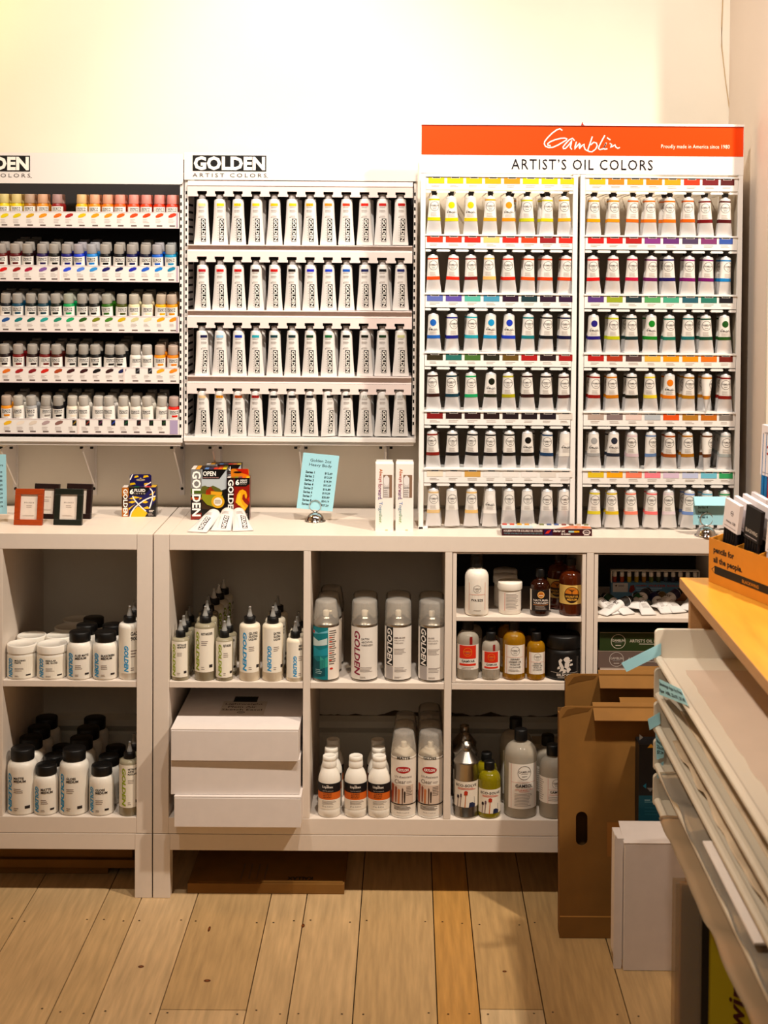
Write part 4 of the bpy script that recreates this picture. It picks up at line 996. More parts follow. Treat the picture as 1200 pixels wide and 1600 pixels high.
# ------------------------------------------------------------------ bottle and jar makers
def greek(mb, u0, u1, v0, v1, n, fn, col='8a7a72', fill=.35): mb.bars(u0, u1, v0, v1, n, fn, 'print', col, fill, .35)
def gold_label(mb, r, v0, v1, title, col, wrap=1.25, bg='f3ead9', ru=-.72, ts=1.0, paper=True, rot=0.0, tv=.80):
    f0, f1 = cyl(r, off=.0003, rot=rot), cyl(r, off=.0006, rot=rot); h = v1-v0
    if paper: mb.rect(-wrap*r, wrap*r, v0, v1, f0, 'print', bg, 20)
    gw = min(.38*r, .0125)
    mb.text('GOLDEN', ru*r-gw*.1, ru*r+gw, v0+h*.03, v0+h*(.93 if ru < -.4 else .62), f1, 'print', col, bold=.045, rot=1, shear=.2)
    lh = min(.0062, h*.085)*ts; x0 = ru*r+gw*1.5
    for i, t in enumerate(title):
        y = v0+h*tv-i*lh*1.25
        mb.text(t, x0, min(x0+1.2*r, .92*r), y, y+lh, f1, 'print', '1c1412', bold=.03, keep='l')
    yb = v0+h*tv-len(title)*lh*1.25-lh
    greek(mb, x0, x0+.65*r, yb-lh*2.2, yb, 3, f1); greek(mb, x0, x0+.35*r, v0+h*.05, v0+h*.14, 2, f1); mb.rect(x0+.75*r, x0+1.1*r, v0+h*.10, v0+h*.17, f1, 'print', '2a2220', 4)
def jar(r, h, title, col):
    bh = h-.019
    b = MB().lathe([(r*.94, 0), (r*.985, .002), (r*.985, bh-.006), (r*.93, bh), (r*.93, bh+.008)], 'white_plastic', 32)
    l = MB().lathe([(r*1.0, bh), (r*1.0, h-.0025), (r*.97, h), (r*.9, h), (r*.88, h-.0012), (0, h-.0012)], 'white_plastic', 36)
    lb = MB(); gold_label(lb, r*.985, .004, bh-.008, title, col)
    return [('jar_body', b.mesh('jar_body')), ('lid', l.mesh('lid')), ('label', lb.mesh('label'))]
def widemouth(r, h, rc, title, col, ch=.024):
    bh = h-ch
    b = MB().lathe([(r*.9, 0), (r*.98, .0015), (r, .005), (r, bh-.022), (r*.985, bh-.014), (r*.93, bh-.007), (rc*.98, bh-.001), (rc*.92, bh), (rc*.92, bh+.006)], 'white_plastic', 32)
    c = MB().lathe([(rc*.98, bh+.0005), (rc, bh+.002), (rc, h-.002), (rc*.95, h), (0, h)], 'black_plastic', 28)
    lb = MB(); gold_label(lb, r, .006, bh-.02, title, col, paper=False)
    return [('bottle_body', b.mesh('bottle_body')), ('cap', c.mesh('cap')), ('label', lb.mesh('label'))]
def squeeze(r, bh, title, col, body='cream_fluid', label_v=(.16, .93), nz='clear_nozzle', tv=.86, ru=-.55, rot=0.0, ts=1.0):
    b = MB().lathe([(r*.93, 0), (r, .002), (r, bh-.008), (r*.95, bh-.003), (r*.8, bh), (r*.5, bh+.001), (r*.5, bh+.004)], body, 28)
    rc = r*.55; z = bh+.001
    c = MB().lathe([(rc, z), (rc*1.03, z+.001), (rc*1.0, z+.0155), (rc*.9, z+.0168), (.005, z+.0168)], 'black_plastic', 24)
    n = MB().lathe([(.0075, z+.0165), (.0068, z+.021), (.0058, z+.022), (.0030, z+.038), (.0034, z+.0385), (.0030, z+.0415), (0, z+.0415)], nz, 14)
    lb = MB(); gold_label(lb, r, bh*label_v[0], bh*label_v[1], title, col, 1.15, ru=ru, rot=rot, tv=tv, ts=ts)
    return [('bottle_body', b.mesh('bottle_body')), ('cap', c.mesh('cap')), ('nozzle', n.mesh('nozzle')), ('label', lb.mesh('label'))]
def spray(r, bh, ch, draw, metal='steel', taper=1.0):
    b = MB().lathe([(r*.94, 0), (r*1.01, .0012), (r*1.01, .003), (r*.985, .005), (r*.985, bh-.003), (r*1.0, bh-.002), (r*1.0, bh), (r*.9, bh+.004), (r*.62, bh+.013), (r*.5, bh+.015), (r*.5, bh+.018), (r*.3, bh+.018)], metal, 32)
    n = MB().lathe([(.0075, bh+.018), (.0075, bh+.030), (.006, bh+.032), (0, bh+.032)], 'white_plastic', 16)
    rt = r*.96*taper
    c = MB().lathe([(r*.985, bh-.001), (r*.985, bh+ch*.3), (rt, bh+ch-.006), (rt*.9, bh+ch-.001), (rt*.5, bh+ch), (0, bh+ch)], 'clear_cap', 32)
    lb = MB(); draw(lb, r*.99, .006, bh-.005)
    return [('can_body', b.mesh('can_body')), ('nozzle', n.mesh('nozzle')), ('clear_cap', c.mesh('clear_cap')), ('label', lb.mesh('label'))]
def boston(r, bh, m, rc, ch, draw, neck=.006, capm='black_plastic', lv=None, cap=True):
    b = MB().lathe([(r*.88, 0), (r*.97, .002), (r, .006), (r, bh-r*.75)]+[(rc*.9+(r-rc*.9)*math.cos(a), bh-r*.75+r*.75*math.sin(a)) for a in [i*PI/2/6 for i in range(1, 7)]]+[(rc*.85, bh+neck), (rc*.85, bh+neck+.006)], m, 32)
    out = [('bottle_body', b.mesh('bottle_body'))]
    if cap: out.append(('cap', MB().lathe([(rc, bh+neck), (rc*1.02, bh+neck+.002), (rc, bh+neck+ch-.002), (rc*.92, bh+neck+ch), (0, bh+neck+ch)], capm, 24).mesh('cap')))
    lb = MB(); draw(lb, r); out.append(('label', lb.mesh('label')))
    return out
def place(name, proto, cat, label, px, py, z, r, group, behind=(), yaw=0.0, dx=0.0, gap=.003, pts=None):
    # px, py: foot of the nearest one in the photograph; the others stand in a file behind it
    g = G(px, py, z); y = max(g.y+r, r+.004)
    X = W(px, py, y).x; g.x = X
    inst(name, proto, label, cat, (X, y, z+.0003), (0, 0, yaw), group)
    for i, lb in enumerate(behind, 1):
        inst(name, proto, lb, cat, (g.x+dx*i, y+i*(2*r+gap), z+.0003), (0, 0, yaw+random.uniform(-.3, .3)), group)
BLUE, GREEN, WINE = '2a9ad0', '9aae1c', '8a1038'
zt, zf = ZS1, ZF
gj = 'white jars and bottles in the left unit'
place('plastic_jar', jar(.0375, .084, ['MOLDING', 'PASTE'], BLUE), 'jar', 'squat white jar of molding paste, leftmost on the upper shelf', 34.5, 1068, zt, .0375, gj, ['white lidded jar behind the molding paste jar'], -.02, .004)
place('plastic_jar', jar(.0385, .084, ['REGULAR', 'GEL GLOSS'], BLUE), 'jar', 'squat white jar of regular gel gloss', 81.5, 1066, zt, .0385, gj, ['white lidded jar just behind the gel gloss jar', 'third white jar in the gel gloss file', 'rearmost white jar in the gel gloss file'], .05, .002)
place('medium_bottle', widemouth(.0325, .117, .0268, ['FLUID MATTE', 'MEDIUM'], BLUE), 'bottle', 'black-capped white bottle of fluid matte medium', 125, 1065, zt, .0325, gj, ['black-capped bottle just behind the fluid matte medium', 'rearmost black-capped bottle behind the fluid matte medium'], .0, .002)
place('medium_bottle', widemouth(.0325, .117, .0268, ['SILKSCREEN', 'MEDIUM'], BLUE), 'bottle', 'black-capped white bottle of silkscreen medium', 165, 1065, zt, .0325, gj, ['black-capped bottle behind the silkscreen medium'], .0, .004)
place('squeeze_bottle', squeeze(.0275, .140, ['GAC', '900'], BLUE, 'white_plastic', (.12, .93), ts=1.6, ru=-.28, tv=.84), 'bottle', 'tall nozzle bottle of GAC 900 beside the right side of the left unit', 202.5, 1063, zt, .0275, gj, ['nozzle bottle hidden behind the GAC 900 bottle'], .0, .0)
place('medium_bottle', widemouth(.0378, .162, .0295, ['MATTE', 'MEDIUM'], BLUE, .029), 'bottle', 'large white bottle of matte medium, leftmost on the lower shelf', 35.5, 1283, zf, .0378, gj, ['large black-capped bottle just behind the large matte medium', 'third large bottle in the matte medium file', 'rearmost large bottle in the matte medium file'], -.12, .0)
place('medium_bottle', widemouth(.0312, .122, .0262, ['MATTE', 'MEDIUM'], BLUE), 'bottle', 'small white bottle of matte medium between the two large bottles', 72.5, 1285, zf, .0312, gj, ['small black-capped bottle just behind the small matte medium', 'rear black-capped bottle behind the small matte medium'], -.05, .004)
place('medium_bottle', widemouth(.0372, .162, .0292, ['GLOSS', 'MEDIUM'], BLUE, .029), 'bottle', 'large white bottle of gloss medium on the lower shelf', 116, 1283, zf, .0372, gj, ['large black-capped bottle just behind the large gloss medium', 'third large bottle in the gloss medium file', 'rearmost large bottle in the gloss medium file'], -.1, .0)
place('medium_bottle', widemouth(.0312, .122, .0262, ['GLOSS', 'MEDIUM'], BLUE), 'bottle', 'small white bottle of gloss medium at right on the lower shelf', 159, 1281, zf, .0312, gj, ['small black-capped bottle just behind the small gloss medium', 'rear black-capped bottle behind the small gloss medium'], -.15, .004)
place('squeeze_bottle', squeeze(.0265, .140, ['WETTING AID', 'AIDE', 'MOUILLANT'], GREEN, 'cloudy_fluid', (.16, .93), ts=.8, tv=.88), 'bottle', 'clear nozzle bottle of wetting aid at right end of the lower shelf', 202.5, 1280, zf, .0265, gj, ['nozzle bottle behind the wetting aid bottle in the left unit'], .0, .0)
gs = 'nozzle bottles in the long unit'
place('squeeze_bottle', squeeze(.0225, .106, ['WETTING AID', 'AIDE MOUILLANT'], GREEN, 'cloudy_fluid', (.09, .94), ts=.75, ru=-.7, tv=.88), 'bottle', 'small wetting aid bottle, leftmost in the nozzle bottle compartment', 282, 1068, zt, .0225, gs, ['nozzle bottle just behind the small wetting aid bottle', 'third nozzle bottle in the wetting aid file', 'rearmost nozzle bottle in the wetting aid file'], -.1, .0)
place('squeeze_bottle', squeeze(.0267, .142, ['RETARDER'], GREEN, 'cloudy_fluid', (.16, .93), ru=-.75), 'bottle', 'tall retarder bottle with green lettering', 320.5, 1068, zt, .0267, gs, ['tall nozzle bottle just behind the tall retarder', 'rear tall nozzle bottle behind the tall retarder'], -.05, -.004)
pw = squeeze(.0267, .142, ['RETARDER'], GREEN, 'cream_fluid', (.16, .93), 'white_plastic')
for i, lb in enumerate(['white-nozzled tall bottle behind the two retarders', 'second white-nozzled tall bottle further back', 'rearmost white-nozzled tall bottle']):
    x = W(333+4*i, 1000, .2+.057*i).x; inst('squeeze_bottle', pw, lb, 'bottle', (x+.006*i, .215+.057*i, zt+.0003), (0, 0, 1.2), gs)
place('squeeze_bottle', squeeze(.0222, .106, ['RETARDER'], GREEN, 'cloudy_fluid', (.09, .94), ru=-.55), 'bottle', 'small retarder bottle with green lettering', 350.5, 1068, zt, .0222, gs, ['nozzle bottle behind the small retarder'], .0, .004)
place('squeeze_bottle', squeeze(.0265, .142, ['GLOSS', 'GLAZING', 'LIQUID'], BLUE, 'cream_fluid', (.16, .93), tv=.88), 'bottle', 'tall gloss glazing liquid bottle with blue lettering', 390, 1068, zt, .0265, gs, [], .0)
place('squeeze_bottle', squeeze(.0265, .142, ['SATIN', 'GLAZING', 'LIQUID'], BLUE, 'cream_fluid', (.16, .93), tv=.88, ru=-.35), 'bottle', 'tall satin glazing liquid bottle with blue lettering', 426, 1068, zt, .0265, gs, ['tall bottle just behind the satin glazing liquid', 'rear tall bottle behind the satin glazing liquid'], -.05, .001)
place('squeeze_bottle', squeeze(.0222, .106, ['AIRBRUSH', 'MEDIUM'], BLUE, 'cream_fluid', (.09, .94), ru=-.1), 'bottle', 'small airbrush medium bottle beside the divider', 461, 1068, zt, .0222, gs, ['nozzle bottle just behind the airbrush medium', 'rear nozzle bottle behind the airbrush medium'], .0, .0005)

# --- spray cans
def lab_teal(mb, r, v0, v1):
    f0, f1, f2 = cyl(r, off=.0003), cyl(r, off=.0006), cyl(r, off=.0009); h = v1-v0
    mb.rect(-1.5*r, .12*r, v0, v1, f0, 'print', '0c7880', 14); mb.rect(.12*r, 1.5*r, v0, v1, f0, 'print', 'f0e4d6', 14)
    for q in ((-1.4, .85, .1, .95, '6ab8c8'), (-1.3, .62, .05, .8, 'c8d8d4'), (-1.2, .42, .1, .62, '1890a0'), (-1.3, .02, -.1, .4, '085058'), (-.5, .2, .1, .45, '30a090')):
        a, b, c_, d, col = q; mb.poly([(a*r, v0+h*b), (c_*r, v0+h*(b+.05)), (c_*r, v0+h*d), ((a+c_)/2*r, v0+h*(d-.06)), (a*r, v0+h*d)], f1, 'print', col)
    mb.disc(-1.15*r, v0+h*.9, .004, .004, f2, 'print', 'c82818'); greek(mb, .2*r, .85*r, v0+h*.28, v0+h*.95, 16, f1, '6a6058', .5)
    for y in (.8, .72, .62, .5, .36): mb.rect(.2*r, .42*r, v0+h*y, v0+h*(y+.02), f2, 'print', 'd85038', 3)
    mb.disc(.38*r, v0+h*.21, .0045, .0025, f2, 'print', 'c82010'); greek(mb, -.9*r, -.3*r, v0+h*.1, v0+h*.2, 3, f2, 'a8d0d0')
def lab_gspray(title, wine):
    def dr(mb, r, v0, v1):
        f0, f1, f2 = cyl(r, off=.0003), cyl(r, off=.0006), cyl(r, off=.0009); h = v1-v0
        mb.rect(-1.57*r, 1.57*r, v0, v1, f0, 'print', 'ece4da', 28)
        if wine:
            mb.text('GOLDEN', -.82*r, -.3*r, v0+h*.08, v0+h*.93, f1, 'print', WINE, bold=.025, rot=1, shear=.2)
            for i, t in enumerate(title): mb.text(t, -.2*r, .7*r, v0+h*(.76-.06*i), v0+h*(.80-.06*i), f1, 'print', '2a1a1a', keep='l', bold=.01)
        else:
            mb.rect(-1.1*r, -.42*r, v0+h*.26, v1, f1, 'print', LOGO_BLACK, 8); mb.rect(-1.1*r, -.42*r, v0, v0+h*.25, f1, 'print', 'b0a8a4', 8)
            mb.text('GOLDEN', -.95*r, -.5*r, v0+h*.27, v0+h*.98, f2, 'print', 'f8f0e8', bold=.025, rot=1, shear=.2)
            for i, t in enumerate(title): mb.text(t, -.34*r, .75*r, v0+h*(.79-.05*i), v0+h*(.82-.05*i), f1, 'print', '4a2a2a' if i == 0 else '8a7c76', keep='l', bold=.015 if i == 0 else 0)
            greek(mb, -.34*r, .6*r, v0+h*.48, v0+h*.60, 5, f1)
        greek(mb, -.3*r, .7*r, v0+h*.14, v0+h*.24, 4, f1); greek(mb, -.3*r, .2*r, v0+h*.02, v0+h*.06, 2, f1)
    return dr
gc = 'spray cans in the long unit'
place('spray_can', spray(.0335, .143, .060, lab_teal, taper=.86), 'spray can', 'spray can with teal and white label, leftmost in its compartment', 509, 1067, zt, .0335, gc, ['dark-bodied spray can just behind the teal labelled can', 'rearmost spray can behind the teal labelled can'], .1, .003)
place('spray_can', spray(.0335, .143, .060, lab_gspray(['SATIN', 'ARCHIVAL', 'VARNISH'], True), 'steel'), 'spray can', 'satin archival varnish spray can with wine-red lettering', 569, 1066, zt, .0335, gc, ['spray can behind the satin varnish can'], .0, .0)
place('spray_can', spray(.0340, .143, .060, lab_gspray(['SEMI-GLOSS', 'ARCHIVAL', 'VARNISH'], False), 'steel'), 'spray can', 'semi-gloss varnish spray can with black side band', 621.5, 1066, zt, .0340, gc, ['spray can behind the semi-gloss varnish can'], .05, .0)
place('spray_can', spray(.0340, .143, .060, lab_gspray(['GLOSS', 'ARCHIVAL', 'VARNISH'], False), 'steel'), 'spray can', 'gloss varnish spray can with black side band, rightmost of its shelf', 674, 1067, zt, .0340, gc, ['spray can behind the gloss varnish can'], .05, .0)
def lab_krylon(word):
    def dr(mb, r, v0, v1):
        f0, f1, f2, f3 = [cyl(r, off=.0003*i) for i in (1, 2, 3, 4)]; h = v1-v0
        mb.rect(-1.57*r, 1.57*r, v0, v1, f0, 'print', 'efe4d6', 28)
        mb.disc(0, v0+h*.82, .60*r, .0085, f1, 'print', 'b01418', 28); mb.text('KRYLON', -.44*r, .44*r, v0+h*.795, v0+h*.845, f2, 'print', 'fff4ea', bold=.03, shear=.1)
        mb.text('UV-Resistant', -.72*r, .72*r, v0+h*.675, v0+h*.715, f1, 'print', '6a5a50'); mb.text('Clear', -.72*r, .22*r, v0+h*.575, v0+h*.645, f1, 'print', '4a3a34'); greek(mb, .28*r, .75*r, v0+h*.58, v0+h*.62, 2, f1)
        mb.rect(-1.3*r, .9*r, v0+h*.21, v0+h*.55, f1, 'print', 'd8c0ac', 14)
        for u, w2, t0, t1, c_ in ((-.95, .30, .22, .54, 'b05030'), (-.6, .2, .24, .5, '8a4a38'), (-.35, .22, .22, .46, 'c87848'), (-.05, .12, .22, .48, '5a3828'), (.12, .14, .24, .42, '38281e'), (-1.15, .16, .2, .4, '6a2418')):
            mb.poly([(u*r-w2*r*.3, v0+h*t0), (u*r+w2*r*.3, v0+h*t0), (u*r+w2*r*.6, v0+h*t1), (u*r, v0+h*(t1+.03)), (u*r-w2*r*.4, v0+h*t1)], f2, 'print', c_)
        greek(mb, .25*r, .8*r, v0+h*.36, v0+h*.53, 6, f2, '5a5048'); mb.rect(-1.57*r, 1.57*r, v0+h*.195, v0+h*.215, f2, 'print', '2a2422', 24)
        greek(mb, -.8*r, .85*r, v0+h*.10, v0+h*.18, 4, f1, '5a5048', .5); mb.text('Net Wt. 11 oz (311 g)', -.5*r, .5*r, v0+h*.045, v0+h*.065, f1, 'print', '2a2422')
        mb.text(word, -.5*r, .55*r, v1+.001, v1+.008, cyl(r, off=.001), 'print', '1a1614', bold=.02)
    return dr
place('spray_can', spray(.0322, .154, .060, lab_krylon('MATTE'), 'white_plastic', taper=.86), 'spray can', 'matte clear spray can with red oval logo', 630, 1286, zf, .0322, gc, ['spray can just behind the matte clear can', 'rear spray can behind the matte clear can'], -.03, .002)
place('spray_can', spray(.0322, .154, .060, lab_krylon('GLOSS'), 'white_plastic', taper=.95), 'spray can', 'gloss clear spray can with red oval logo beside the divider', 672, 1286, zf, .0322, gc, ['spray can just behind the gloss clear can', 'rear spray can behind the gloss clear can', 'rearmost spray can behind the gloss clear can'], -.1, .0)
# --- medium bottles with black and orange bands
def liq():
    r, h = .0283, .150
    b = MB().lathe([(r*.92, 0), (r, .002), (r, .018), (r*.985, .0195), (r, .021), (r, .088), (r*.97, .098), (r*.8, .112), (r*.64, .119), (r*.6, .121), (r*.6, .124)], 'white_plastic', 32)
    c = MB().lathe([(.0178, .1235), (.0182, .125), (.0178, .1375), (.0165, .139), (.0176, .1405), (.0172, .1495), (.015, .151), (.0135, .150), (0, .1495)], 'white_plastic', 28)
    lb = MB(); f0, f1 = cyl(r, off=.0003), cyl(r, off=.0006)
    lb.rect(-1.57*r, 1.57*r, .064, .087, f0, 'print', '141012', 28); lb.rect(-1.57*r, 1.57*r, .046, .064, f0, 'print', 'd8661c', 28); lb.rect(-1.57*r, 1.57*r, .022, .046, f0, 'print', 'f0e6d6', 28)
    lb.text('Liquitex', -.5*r, .5*r, .0740, .0815, f1, 'print', 'e8dcd0', bold=.03); lb.rect(-.1*r, .1*r, .0815, .083, f1, 'print', 'e8dcd0'); lb.text('MATTE MEDIUM', -.45*r, .5*r, .0665, .0695, f1, 'print', 'b8a8a0')
    for i in range(3): lb.text(('GLOSS MEDIUM', 'MEDIO MATE', 'MEDIUM MAT')[i], -.4*r, .35*r, .0595-.0045*i, .0623-.0045*i, f1, 'print', '3a1c10', keep='l', bold=.01)
    greek(lb, -.5*r, .8*r, .033, .044, 4, f1, '8a7c74'); lb.text('237 mL / 8 US fl oz', -.5*r, .5*r, .027, .0305, f1, 'print', '4a403a')
    return [('bottle_body', b.mesh('bottle_body')), ('cap', c.mesh('cap')), ('label', lb.mesh('label'))]
pl = liq(); gq = 'white bottles with black and orange bands'
place('medium_bottle', pl, 'bottle', 'orange-banded white bottle, left of the front three', 514.5, 1285, zf, .0283, gq, ['orange-banded bottle just behind the left front one', 'rear orange-banded bottle behind the left front one'], -.12, .001)
place('medium_bottle', pl, 'bottle', 'orange-banded white bottle, middle of the front three', 555.5, 1285, zf, .0283, gq, [], .02)
place('medium_bottle', pl, 'bottle', 'orange-banded white bottle, right of the front three', 592, 1285, zf, .0283, gq, ['orange-banded bottle just behind the right front one', 'rear orange-banded bottle behind the right front one'], -.05, -.003)

# --- solvents and oils
def frame_label(mb, r, v0, v1, a0, a1, title, bg='efe6da', line='d8785c', er=None, eu=0, body=(), red=None):
    f0, f1, f2 = [cyl(r, off=.0004*i) for i in (1, 2, 3)]; h = v1-v0; m = (a0+a1)/2
    mb.rect(a0*r, a1*r, v0, v1, f0, 'print', bg, 20)
    for u in (a0+.22, a1-.22): mb.rect(u*r-.0004, u*r+.0004, v0, v1, f1, 'print', line)
    er = er or .0125; emblem(mb, m*r, v1-h*.04-er, er, f1, 'print', '5a504a', 1, .06); mb.rect((a0+.22)*r, (a1-.22)*r, v1-h*.1-2*er-.0006, v1-h*.1-2*er, f1, 'print', line, 10)
    y = v1-h*.14-2*er; 
    for t, s, c_ in title: mb.text(t, (m-.75)*r, (m+.75)*r, y-s, y, f2, 'print', c_, bold=.015, keep='c'); y -= s*1.5
    if y-v0 > .012: greek(mb, (m-.6)*r, (m+.6)*r, v0+.006, y-.002, max(3, int((y-v0-.008)/.0035)), f1, 'a89c94')
K = '241c1c'
def pva(mb, r):
    f1 = cyl(r, off=.0005)
    for u in (-.72, .72): mb.rect(u*r-.0005, u*r+.0005, .015, .085, f1, 'print', 'e08a68')
    mb.rect(-.72*r, .72*r, .0545, .0553, f1, 'print', 'e08a68', 8); emblem(mb, 0, .069, .0098, f1, 'print', '7a6c64'); mb.text('PVA SIZE', -.5*r, .5*r, .038, .044, f1, 'print', '3a302c', bold=.02); mb.rect(-.3*r, .3*r, .014, .0158, f1, 'print', 'a89c90', 4)
place('glue_bottle', boston(.0300, .116, 'white_plastic', .0155, .030, pva, .004), 'bottle', 'white PVA size bottle with black cap, upper insert shelf', 744.5, 964, ZM, .0300, None)
def smalljar():
    r, h = .0292, .080
    b = MB().lathe([(r*.93, 0), (r*.98, .002), (r*.98, .058), (r*.9, .062), (r*.9, .070)], 'white_plastic', 28); l = MB().lathe([(r*1.06, .061), (r*1.08, .063), (r*1.08, .077), (r*1.03, .080), (0, .080)], 'white_plastic', 32)
    lb = MB(); f = cyl(r*.98, off=.0003); f1 = cyl(r*.98, off=.0006); lb.rect(-1.4*r, 1.4*r, .010, .055, f, 'print', 'e8ddd0', 18); greek(lb, -.5*r, .8*r, .013, .053, 11, f1, '9a8e84', .4); lb.rect(-.62*r, -.58*r, .01, .055, f1, 'print', 'd8785c')
    return [('jar_body', b.mesh('jar_body')), ('lid', l.mesh('lid')), ('label', lb.mesh('label'))]
pj = smalljar(); g = G(798.5, 964, ZM)
for i, (dx, lb) in enumerate(((0, 'small white lidded jar, nearest in the middle of upper insert shelf'), (-.006, 'small white jar just behind the nearest small jar'), (-.002, 'rearmost small white jar of the upper insert shelf'))):
    inst('plastic_jar', pj, lb, 'jar', (g.x+dx*1.2, .052+.066*i, ZM+.0003), (0, 0, .1), 'small white jars in the insert')
def natv(mb, r):
    f0, f1 = cyl(r, off=.0004), cyl(r, off=.0008); mb.rect(-1.45*r, 1.45*r, .012, .066, f0, 'print', 'e0d4c4', 20); mb.rect(-1.05*r, 1.05*r, .012, .066, cyl(r, off=.0006), 'print', '140c0c', 18)
    mb.disc(.0, .054, .0088, .0088, f1, 'print', 'e8b060', 20); mb.disc(0, .0545, .0065, .0065, cyl(r, off=.0011), 'print', 'b86818', 16); mb.rect(-.005, .005, .0515, .0535, cyl(r, off=.0013), 'print', 'f0e0c8')
    mb.text('NATURAL', -.8*r, .8*r, .0375, .0425, f1, 'print', 'e8dcd0', bold=.02); mb.text('VARNISH', -.8*r, .8*r, .0305, .0355, f1, 'print', 'e8dcd0', bold=.02); mb.rect(-.8*r, .8*r, .0275, .029, f1, 'print', 'c07840', 8); greek(mb, -.6*r, .6*r, .016, .026, 4, f1, 'a8988c')
place('varnish_bottle', boston(.0252, .088, 'brown_glass', .0115, .020, natv, .008), 'bottle', 'dark amber natural varnish bottle with black label', 843.5, 963, ZM, .0252, None)
def waln(mb, r):
    f0, f1, f2, f3 = [cyl(r, off=.0004*i) for i in (1, 2, 3, 4)]; mb.rect(-1.3*r, 1.3*r, .030, .078, f0, 'print', 'e0b860', 22)
    mb.disc(0, .054, .0195, .0205, f1, 'print', '2a1208', 28); mb.poly([(.0178*math.cos(a), .054+.0188*math.sin(a)) for a in [PI*i/14+.05 for i in range(14)]], f2, 'print', 'd07818')
    mb.stroke([(0, .054), (0, .064), (0, .068)], .0016, f3, 'print', '2a1208')
    for dx in (-.009, -.005, .005, .009): mb.stroke([(0, .062), (dx*.5, .066), (dx, .068)], .0009, f3, 'print', '2a1208')
    mb.text('WALNUT OIL', -.0165, .0165, .0465, .052, f2, 'print', 'f0b040', bold=.02); mb.text('MEDIUM', -.012, .012, .0395, .0445, f2, 'print', 'f0b040', bold=.02)
place('oil_bottle', boston(.0302, .112, 'amber_glass', .0128, .018, waln, .012), 'bottle', 'amber walnut oil bottle with yellow tree label, front one', 891.5, 963, ZM, .0302, 'walnut oil bottles', ['amber walnut oil bottle partly hidden behind the front one'], -.02, -.024)
def gamv(mb, r):
    f0, f1, f2 = [cyl(r, off=.0004*i) for i in (1, 2, 3)]; q = r/.028
    mb.rect(-1.2*r, 1.2*r, .026, .088*q, f0, 'print', 'efe4d8', 20); y = .087*q
    mb.rect(-.85*r, .75*r, y-.033*q, y, f1, 'print', 'd82c10', 14); emblem(mb, -.05*r, y-.0165*q, .0108*q, f2, 'print', 'e89020', 1, .08)
    mb.text('GAMVAR', -.6*r, .62*r, y-.0425*q, y-.0365*q, f1, 'print', K, bold=.02); mb.rect(-.85*r, .75*r, y-.051*q, y-.0455*q, f1, 'print', 'd82c10', 12); greek(mb, -.6*r, .55*r, .027, y-.053*q, 2, f1)
    mb.rect(.12*r, .38*r, .089*q, .109*q, cyl(r, off=.0002), 'print', '8a1410', 3)
gb = 'oil and varnish bottles on the lower insert level'
place('varnish_bottle', boston(.0282, .118, 'clear_fluid', .0145, .022, gamv, .004), 'bottle', 'larger picture varnish bottle with red label, leftmost of lower insert level', 730.5, 1069, ZI, .0282, gb, ['picture varnish bottle hidden behind the larger red-labelled one'], .0, .012)
place('varnish_bottle', boston(.0232, .095, 'clear_fluid', .0125, .020, gamv, .003), 'bottle', 'smaller picture varnish bottle with red label', 766.5, 1069, ZI, .0232, gb, ['bottle right behind the smaller red-labelled one'], .05, .004)
def lins(mb, r):
    q = r/.0282; frame_label(mb, r, .016, .087*q, -.95, 1.05, [('REFINED', .0042*q, K), ('LINSEED OIL', .0042*q, K), ('HUILE DE', .0042*q, K), ('LIN RAFFIN\u00c9E', .0042*q, K)], er=.0112*q)
place('oil_bottle', boston(.0288, .118, 'gold_oil', .014, .022, lins, .004), 'bottle', 'larger golden linseed oil bottle', 802.5, 1069, ZI, .0288, gb, ['golden bottle behind the larger linseed oil bottle'], .0, -.010)
place('oil_bottle', boston(.0230, .095, 'gold_oil', .0125, .020, lins, .003), 'bottle', 'smaller golden linseed oil bottle', 837, 1069, ZI, .0230, gb, ['bottle behind the smaller linseed oil bottle'], .05, -.006)
def sili():
    r = .0462; b = MB().lathe([(r*.93, 0), (r, .003), (r, .066), (r*.95, .073), (r*.86, .077), (r*.86, .082)], 'black_plastic', 36); l = MB().lathe([(r*.96, .0775), (r*.98, .079), (r*.98, .106), (r*.94, .109), (0, .109)], 'black_plastic', 36)
    lb = MB(); f0, f1 = cyl(r, off=.0004), cyl(r, off=.0008); lb.rect(-1.4*r, 1.4*r, .005, .066, f0, 'print', '0e0c0c', 26)
    lion = [[(-.014, .022), (-.010, .032), (-.014, .040), (-.016, .050), (-.011, .056), (-.006, .053), (-.009, .047), (-.005, .040), (-.002, .034), (-.004, .026)], [(-.004, .054), (.001, .060), (.008, .061), (.013, .056), (.010, .050), (.014, .045), (.006, .044), (.001, .047)],
            [(.0, .046), (.010, .046), (.012, .038), (.006, .030), (-.001, .034)], [(.005, .032), (.012, .034), (.016, .028), (.012, .024), (.008, .020), (.004, .024)], [(-.003, .030), (.004, .028), (.001, .020), (-.006, .018), (-.005, .024)], [(.012, .042), (.020, .044), (.021, .039), (.014, .037)], [(-.018, .034), (-.013, .037), (-.012, .030), (-.019, .028)], [(.009, .052), (.018, .054), (.019, .050), (.012, .048)]]
    for p_ in lion: lb.poly(p_, f1, 'print', 'e0d4c8')
    lb.text('SILICOIL', -.021, .0225, .0115, .0175, f1, 'print', 'e8dccf', bold=.035); lb.rect(-.8*r, .75*r, .0195, .0205, f1, 'print', 'b8aca0', 10); lb.bars(-.018, .02, .006, .010, 2, f1, 'print', 'b8aca0'); lb.bars(.72*r, .9*r, .014, .06, 14, f1, 'print', '8a8078', .4)
    return [('jar_body', b.mesh('jar_body')), ('lid', l.mesh('lid')), ('label', lb.mesh('label'))]
